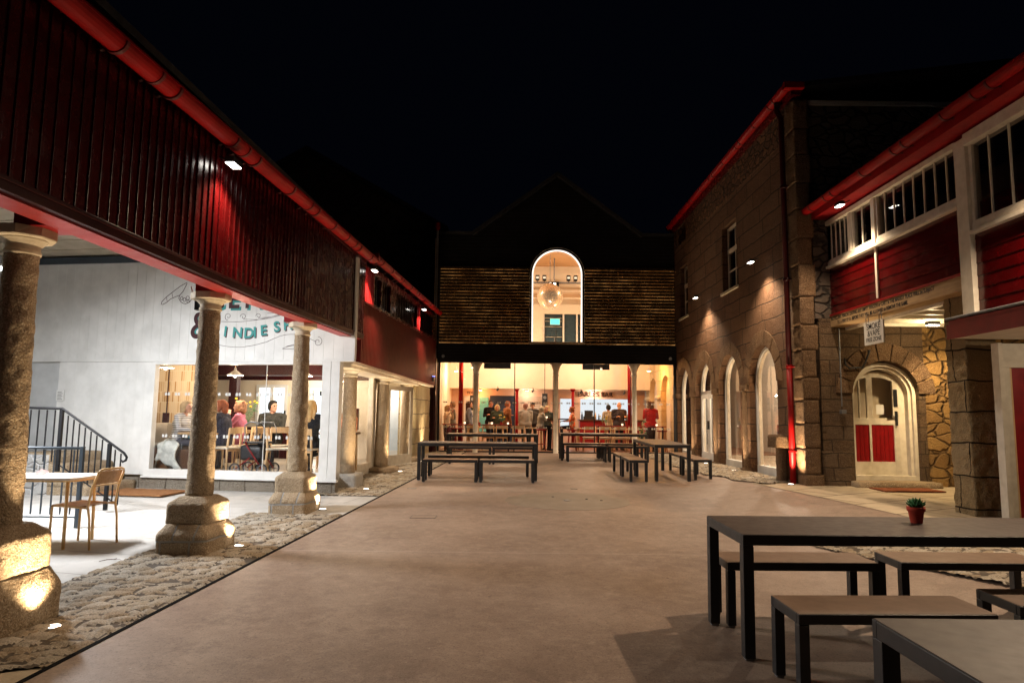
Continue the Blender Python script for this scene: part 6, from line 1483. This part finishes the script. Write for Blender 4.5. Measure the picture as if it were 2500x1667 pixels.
def person(label, M, H, pose, top, legs, hairc, hair='short', arms=('down', 'down'), pat=None, skin=(.50, .27, .18), coat=False, skirt=False, head_turn=0, lean=0.0, beard=None, cap=None, wide=1.0, vox=.011, seat=.45):
    root = thing('person', label, 'person', M)
    s = H / 1.70; P = []
    def cp(tg, a, b, ra, rb, sy=1.0): 
        a = Vector(a) * s; b = Vector(b) * s; P.append((capsule(a, b, ra * s, rb * s, 12, sy), tg, tuple(a), tuple(b), (ra + rb) / 2 * s))
    def el(tg, c, r, Mx=None):
        c = Vector(c) * s; mb = MB(); mb.ell(c, tuple(x * s for x in r), 16, 10, M=Mx); P.append((mb, tg, tuple(c), tuple(c), sum(r) / 3 * s))
    sit = pose == 'sit'
    hz = (seat / s + .09) if sit else .93
    hip = Vector((0, 0, hz)); ly = lean
    chest = hip + Vector((0, ly * .35, .34)); sh = hip + Vector((0, ly * .5, .50)); neck = hip + Vector((0, ly * .58, .565)); hd = hip + Vector((0, ly * .70 + .02, .685))
    w = wide * 1.16
    # torso (front = +y)
    cp('top', hip + Vector((-.075, 0, .02)), hip + Vector((.075, 0, .02)), .115 * w, .115 * w); cp('top', hip + Vector((0, .0, .06)), chest, .135 * w, .145 * w, .8)
    cp('top', chest + Vector((-.07 * w, 0, .02)), chest + Vector((.07 * w, 0, .02)), .125, .125); cp('top', sh + Vector((-.12 * w, 0, -.01)), sh + Vector((.12 * w, 0, -.01)), .075, .075)
    cp('skin', neck - Vector((0, 0, .08)), hd - Vector((0, .015, .06)), .054, .050)
    tr = Matrix.Rotation(head_turn, 4, 'Z')
    def hp(x, y, z): return tuple(hd + (tr @ Vector((x, y, z))))
    el('skin', hp(0, 0, .015), (.078, .098, .112), tr); el('skin', hp(0, .035, -.055), (.056, .058, .058), tr); el('skin', hp(0, .088, -.09), (.026, .02, .020), tr)
    cp('skin', hp(0, .092, .02), hp(0, .112, -.022), .011, .016); cp('skin', hp(-.012, .090, -.055), hp(.012, .090, -.055), .010, .010); cp('lip', hp(-.018, .0975, -.052), hp(.018, .0975, -.052), .006, .006)
    for sx in (-1, 1): el('skin', hp(sx * .079, -.005, -.005), (.012, .022, .032), tr); el('eye', hp(sx * .030, .086, .018), (.013, .012, .009), tr); cp('skin', hp(sx * .018, .090, .038), hp(sx * .045, .083, .038), .010, .009)
    # legs
    for sx in (-1, 1):
        if sit:
            a = hip + Vector((sx * .09, 0, -.01)); kn = Vector((sx * .11, .43, hz - .02)); an = Vector((sx * .12, .40, .09))
        else:
            a = hip + Vector((sx * .09, 0, -.03)); kn = Vector((sx * .10, .02 * sx, .50)); an = Vector((sx * .105, -.02 + .03 * sx, .09))
        cp('legs', a, kn, .092, .060); cp('legs', kn, an, .058, .042); cp('shoe', an + Vector((0, -.03, -.045)), an + Vector((sx * .02, .15, -.055)), .042, .036)
    if skirt: cp('legs', hip, (0, .05 if not sit else .25, .55 if not sit else hz - .05), .15, .17)
    if coat: cp('top', hip + Vector((0, 0, .05)), (0, 0 if not sit else .12, .62 if not sit else hz - .05), .145 * w, .19 * w, .85)
    # arms
    AR_ = {'down': ((.24, -.01, -.28), (.23, .05, -.52)), 'table': ((.24, .10, -.25), (.10, .36, -.27)), 'mouth': ((.24, .15, -.22), (.06, .20, .03)), 'bent': ((.25, -.02, -.27), (.16, .22, -.22)), 'raise': ((.26, .10, -.10), (.14, .26, .08)), 'back': ((.25, -.05, -.27), (.05, -.14, -.42))}
    for sx, am in ((-1, arms[0]), (1, arms[1])):
        S0 = sh + Vector((sx * .165 * w, 0, -.01)); E, W_ = [Vector((sx * q[0], q[1], q[2])) for q in AR_[am]]; E = sh + E; Wr = sh + W_
        cp('top', S0, E, .056, .045); cp('top', E, E.lerp(Wr, .85), .044, .034); cp('skin', E.lerp(Wr, .8), Wr, .028, .024)
        d = (Wr - E).normalized(); side = d.cross(Vector((0, 0, 1))); side = side.normalized() if side.length > .1 else Vector((0, 1, 0)); nrm = side.cross(d).normalized()
        pc = Wr + d * .05; cp('skin', Wr + d * .02 - side * .015, Wr + d * .075 - side * .015, .022, .020, .8); cp('skin', Wr + d * .02 + side * .015, Wr + d * .075 + side * .015, .022, .020, .8)
        for k, (o_, l_) in enumerate(((-.033, .062), (-.011, .074), (.011, .078), (.033, .066))):
            b = Wr + d * .085 + side * o_; m1 = b + d * l_ * .55 - nrm * .008; e1 = m1 + (d * .6 - nrm * .8).normalized() * l_ * .5; cp('skin', b, m1, .0095, .009); cp('skin', m1, e1, .009, .0078)
        tb_ = Wr + d * .03 - side * .035; t1_ = tb_ + (d * .6 - side * .8).normalized() * .038; cp('skin', tb_, t1_, .012, .0105); cp('skin', t1_, t1_ + (d * .9 - nrm * .3).normalized() * .028, .0105, .009)
    tags = {'skin': 0, 'top': 1, 'legs': 2, 'shoe': 3, 'eye': 4, 'lip': 5}
    mats = [skin_mat(skin), cmat(top, pat), cmat(legs), cmat((.02, .018, .016)), cmat((.02, .015, .012)), skin_mat((.42, .13, .10))]
    me = union(P, vox, mats, tags, 'body'); b = bpy.data.objects.new('body', me); COL.objects.link(b); b.parent = root
    # hair
    Hh = []
    def he(c, r):
        c = Vector(hp(*c)) * s; mb = MB(); mb.ell(c, tuple(x * s for x in r), 16, 10, M=tr); Hh.append((mb, 'h', tuple(c), tuple(c), .05))
    def hc(a, b_, ra, rb): a = Vector(hp(*a)) * s; b_ = Vector(hp(*b_)) * s; Hh.append((capsule(a, b_, ra * s, rb * s), 'h', tuple(a), tuple(b_), ra))
    if hair != 'bald':
        he((0, -.018, .040), (.088, .100, .098)); he((0, .030, .095), (.066, .060, .035))
        for sx in (-1, 1): he((sx * .070, -.02, .015), (.025, .055, .07))
        he((0, -.075, -.01), (.070, .040, .075))
        if hair in ('bob', 'long', 'curly'):
            for sx in (-1, 1): hc((sx * .075, -.01, .03), (sx * .082, .0, -.085), .030, .026)
            hc((0, -.075, .03), (0, -.080, -.09), .070, .060)
        if hair == 'long':
            for sx in (-1, 1): hc((sx * .07, -.05, -.04), (sx * .075, -.08, -.26), .036, .022)
            hc((0, -.085, -.04), (0, -.11, -.28), .060, .035)
        if hair == 'curly':
            rr = random.Random(len(label))
            for k in range(26): a = rr.random() * 6.28; he((math.cos(a) * .09, -.03 + math.sin(a) * .08, rr.uniform(-.10, .12)), (.030, .030, .028))
        if hair == 'bun': he((0, -.10, .085), (.038, .038, .036))
    if Hh:
        hm = union(Hh, vox * .9, [cmat(hairc)], {'h': 0}, 'hair', 1); co = np.zeros(len(hm.vertices) * 3); hm.vertices.foreach_get('co', co); co = co.reshape(-1, 3)
        for i in range(len(co)): v = Vector(co[i]); co[i] = v + noise.noise_vector(Vector((v.x * 70, v.y * 70, v.z * 16))) * .004
        hm.vertices.foreach_set('co', co.ravel()); ho = bpy.data.objects.new('hair', hm); COL.objects.link(ho); ho.parent = b
    if beard:
        c = Vector(hp(0, .050, -.075)) * s; mb = MB(); mb.ell(c, (.055 * s, .055 * s, .045 * s), 14, 8); mb.build('beard', cmat(beard), b, True)
    if cap:
        c = Vector(hp(0, 0, .075)) * s; mb = MB(); mb.ell(c, (.095 * s, .108 * s, .055 * s), 16, 8, M=tr); mb.ell(Vector(hp(0, .10, .055)) * s, (.06 * s, .06 * s, .012 * s), 12, 6, M=tr); mb.build('cap', cmat(cap), b, True)
    return root
Z0 = .40; fl = Z0
def PW(x, y, rz): return MW @ TR(x, y, .44, rz)       # rz 0 faces away from the camera
def PB(x, y, rz): return TR(x, y, Z0, rz)
R90 = PI / 2
# cafe, left window
person('person in a grey and white striped top leaning on the oak cafe table', PW(-3.55, .92, -R90 - .05), 1.58, 'sit', (.55, .55, .56), (.06, .06, .08), (.42, .31, .18), 'bob', ('table', 'table'), 'stripe', lean=.22)
person('person in a bright blue top seated at the oak cafe table', PW(-3.58, 1.55, -R90), 1.56, 'sit', (.04, .22, .42), (.05, .05, .07), (.40, .26, .15), 'short', ('table', 'table'), lean=.1)
person('person in a dark navy top seated half behind the second column', PW(-2.66, 1.0, R90), 1.62, 'sit', (.03, .03, .045), (.10, .08, .07), (.30, .09, .04), 'bob', ('table', 'bent'), lean=.1)
person('person in a pink top raising a hand to the mouth', PW(-2.72, 1.62, R90 + .25), 1.62, 'sit', (.55, .18, .28), (.12, .09, .08), (.36, .18, .10), 'curly', ('mouth', 'table'))
person('person in a dark jumper seated facing the yard, looking right', PW(-2.42, 2.35, PI + .25), 1.66, 'sit', (.035, .035, .030), (.03, .03, .035), (.015, .012, .010), 'short', ('table', 'table'), head_turn=.9, wide=1.22)
person('person in a black coat seated with the back to the yard', PW(-.84, .74, 0.1), 1.62, 'sit', (.018, .020, .025), (.03, .03, .035), (.62, .42, .20), 'long', ('table', 'bent'), coat=True)
person('person in an orange top deep in the cafe behind the grey column', PW(-.95, 2.7, PI), 1.55, 'sit', (.70, .25, .12), (.4, .1, .08), (.50, .40, .30), 'short', ('table', 'mouth'))
person('standing person in a dark jacket and khaki trousers in the far cafe doorway, left one', ML @ TR(-1.25, 18.25, .38, PI), 1.62, 'stand', (.06, .055, .045), (.24, .19, .10), (.05, .04, .03), 'short', ('bent', 'down'))
person('standing person in a dark jacket in the far cafe doorway, right one', ML @ TR(-.85, 18.45, .38, PI + .6), 1.62, 'stand', (.05, .05, .045), (.16, .13, .08), (.04, .03, .03), 'short', ('down', 'bent'))
# bar, left half
person('person in a cream top and maroon skirt, hands raised to the face', PB(-2.12, 22.75, -R90 - .3), 1.42, 'stand', (.72, .55, .36), (.10, .015, .02), (.45, .28, .12), 'bob', ('mouth', 'raise'), skirt=True)
person('person in a grey jacket standing behind the cream top', PB(-1.98, 23.3, R90 + .3), 1.54, 'stand', (.30, .27, .22), (.12, .10, .09), (.28, .17, .09), 'short', ('bent', 'down'))
person('person in a blue grey dress between the red post and white column', PB(-1.46, 23.7, -R90), 1.58, 'stand', (.17, .19, .24), (.22, .26, .32), (.05, .025, .02), 'long', ('bent', 'down'), skirt=True)
person('person all in black standing and facing the yard', PB(-.71, 24.0, PI + .2), 1.63, 'stand', (.008, .008, .010), (.01, .01, .012), (.03, .02, .02), 'short', ('down', 'bent'), skin=(.55, .22, .14), wide=1.1)
person('shorter person in a dark green top beside the one in black', PB(-.48, 23.7, PI), 1.48, 'stand', (.05, .07, .055), (.03, .03, .03), (.62, .50, .28), 'bob', ('bent', 'bent'))
person('person in a brown jacket turning right before the navy doorway', PB(-.14, 24.1, -R90 + .5), 1.60, 'stand', (.28, .11, .045), (.05, .04, .04), (.30, .10, .05), 'short', ('bent', 'down'), skin=(.6, .25, .14), wide=1.1)
person('person in a pale grey coat and flat cap seen from behind', PB(.50, 24.0, .1), 1.53, 'stand', (.36, .33, .29), (.03, .03, .03), (.3, .15, .12), 'short', ('down', 'down'), cap=(.22, .08, .07), wide=1.25)
person('person in a dark cap and dark coat facing the yard', PB(.76, 24.3, PI), 1.58, 'stand', (.07, .06, .055), (.03, .03, .03), (.1, .08, .07), 'short', ('down', 'down'), cap=(.03, .03, .03), wide=1.1)
person('person in a cream striped jumper sitting on a bar stool', PB(.97, 22.85, -R90 + .35), 1.40, 'sit', (.50, .46, .36), (.015, .015, .02), (.52, .42, .30), 'bob', ('table', 'table'), 'stripe', seat=.71, lean=.1)
person('person in dark clothes behind the striped jumper, by the middle column', PB(1.24, 23.6, PI - .3), 1.46, 'stand', (.06, .07, .06), (.02, .02, .025), (.60, .46, .26), 'curly', ('bent', 'mouth'))
# bar, right half
person('person in an orange flame patterned blouse sitting on a bar stool', PB(2.03, 22.85, R90), 1.40, 'sit', (.66, .46, .32), (.02, .02, .03), (.34, .09, .03), 'bun', ('table', 'table'), 'flame', seat=.71)
person('person in a checked shirt seen from behind at the bar', PB(3.43, 24.2, .2), 1.52, 'stand', (.42, .36, .28), (.03, .03, .04), (.02, .02, .02), 'short', ('bent', 'bent'), 'check')
person('person in a dark coat standing at the bar and facing the yard', PB(3.74, 23.8, PI + .2), 1.60, 'stand', (.045, .035, .040), (.03, .03, .03), (.6, .5, .4), 'bald', ('bent', 'bent'), skin=(.66, .30, .16), beard=(.60, .52, .44), wide=1.25)
person('person in a red jacket and long dark skirt seen from behind', PB(4.62, 22.75, .15), 1.62, 'stand', (.50, .02, .02), (.03, .02, .025), (.16, .08, .05), 'curly', ('bent', 'bent'), skirt=True, wide=1.1)
# orange figure added inside, standing in for a warm reflection in the glass
person('person in an orange jumper sitting behind the nearest arched window', TR(7.2, 15.6, .38, R90), 1.5, 'sit', (.75, .16, .03), (.05, .04, .05), (.10, .05, .03), 'short', ('table', 'bent'), seat=.6)
itable(TR(6.75, 15.55, .38), .7, .8, .98, 'high pine table behind the nearest arched window')
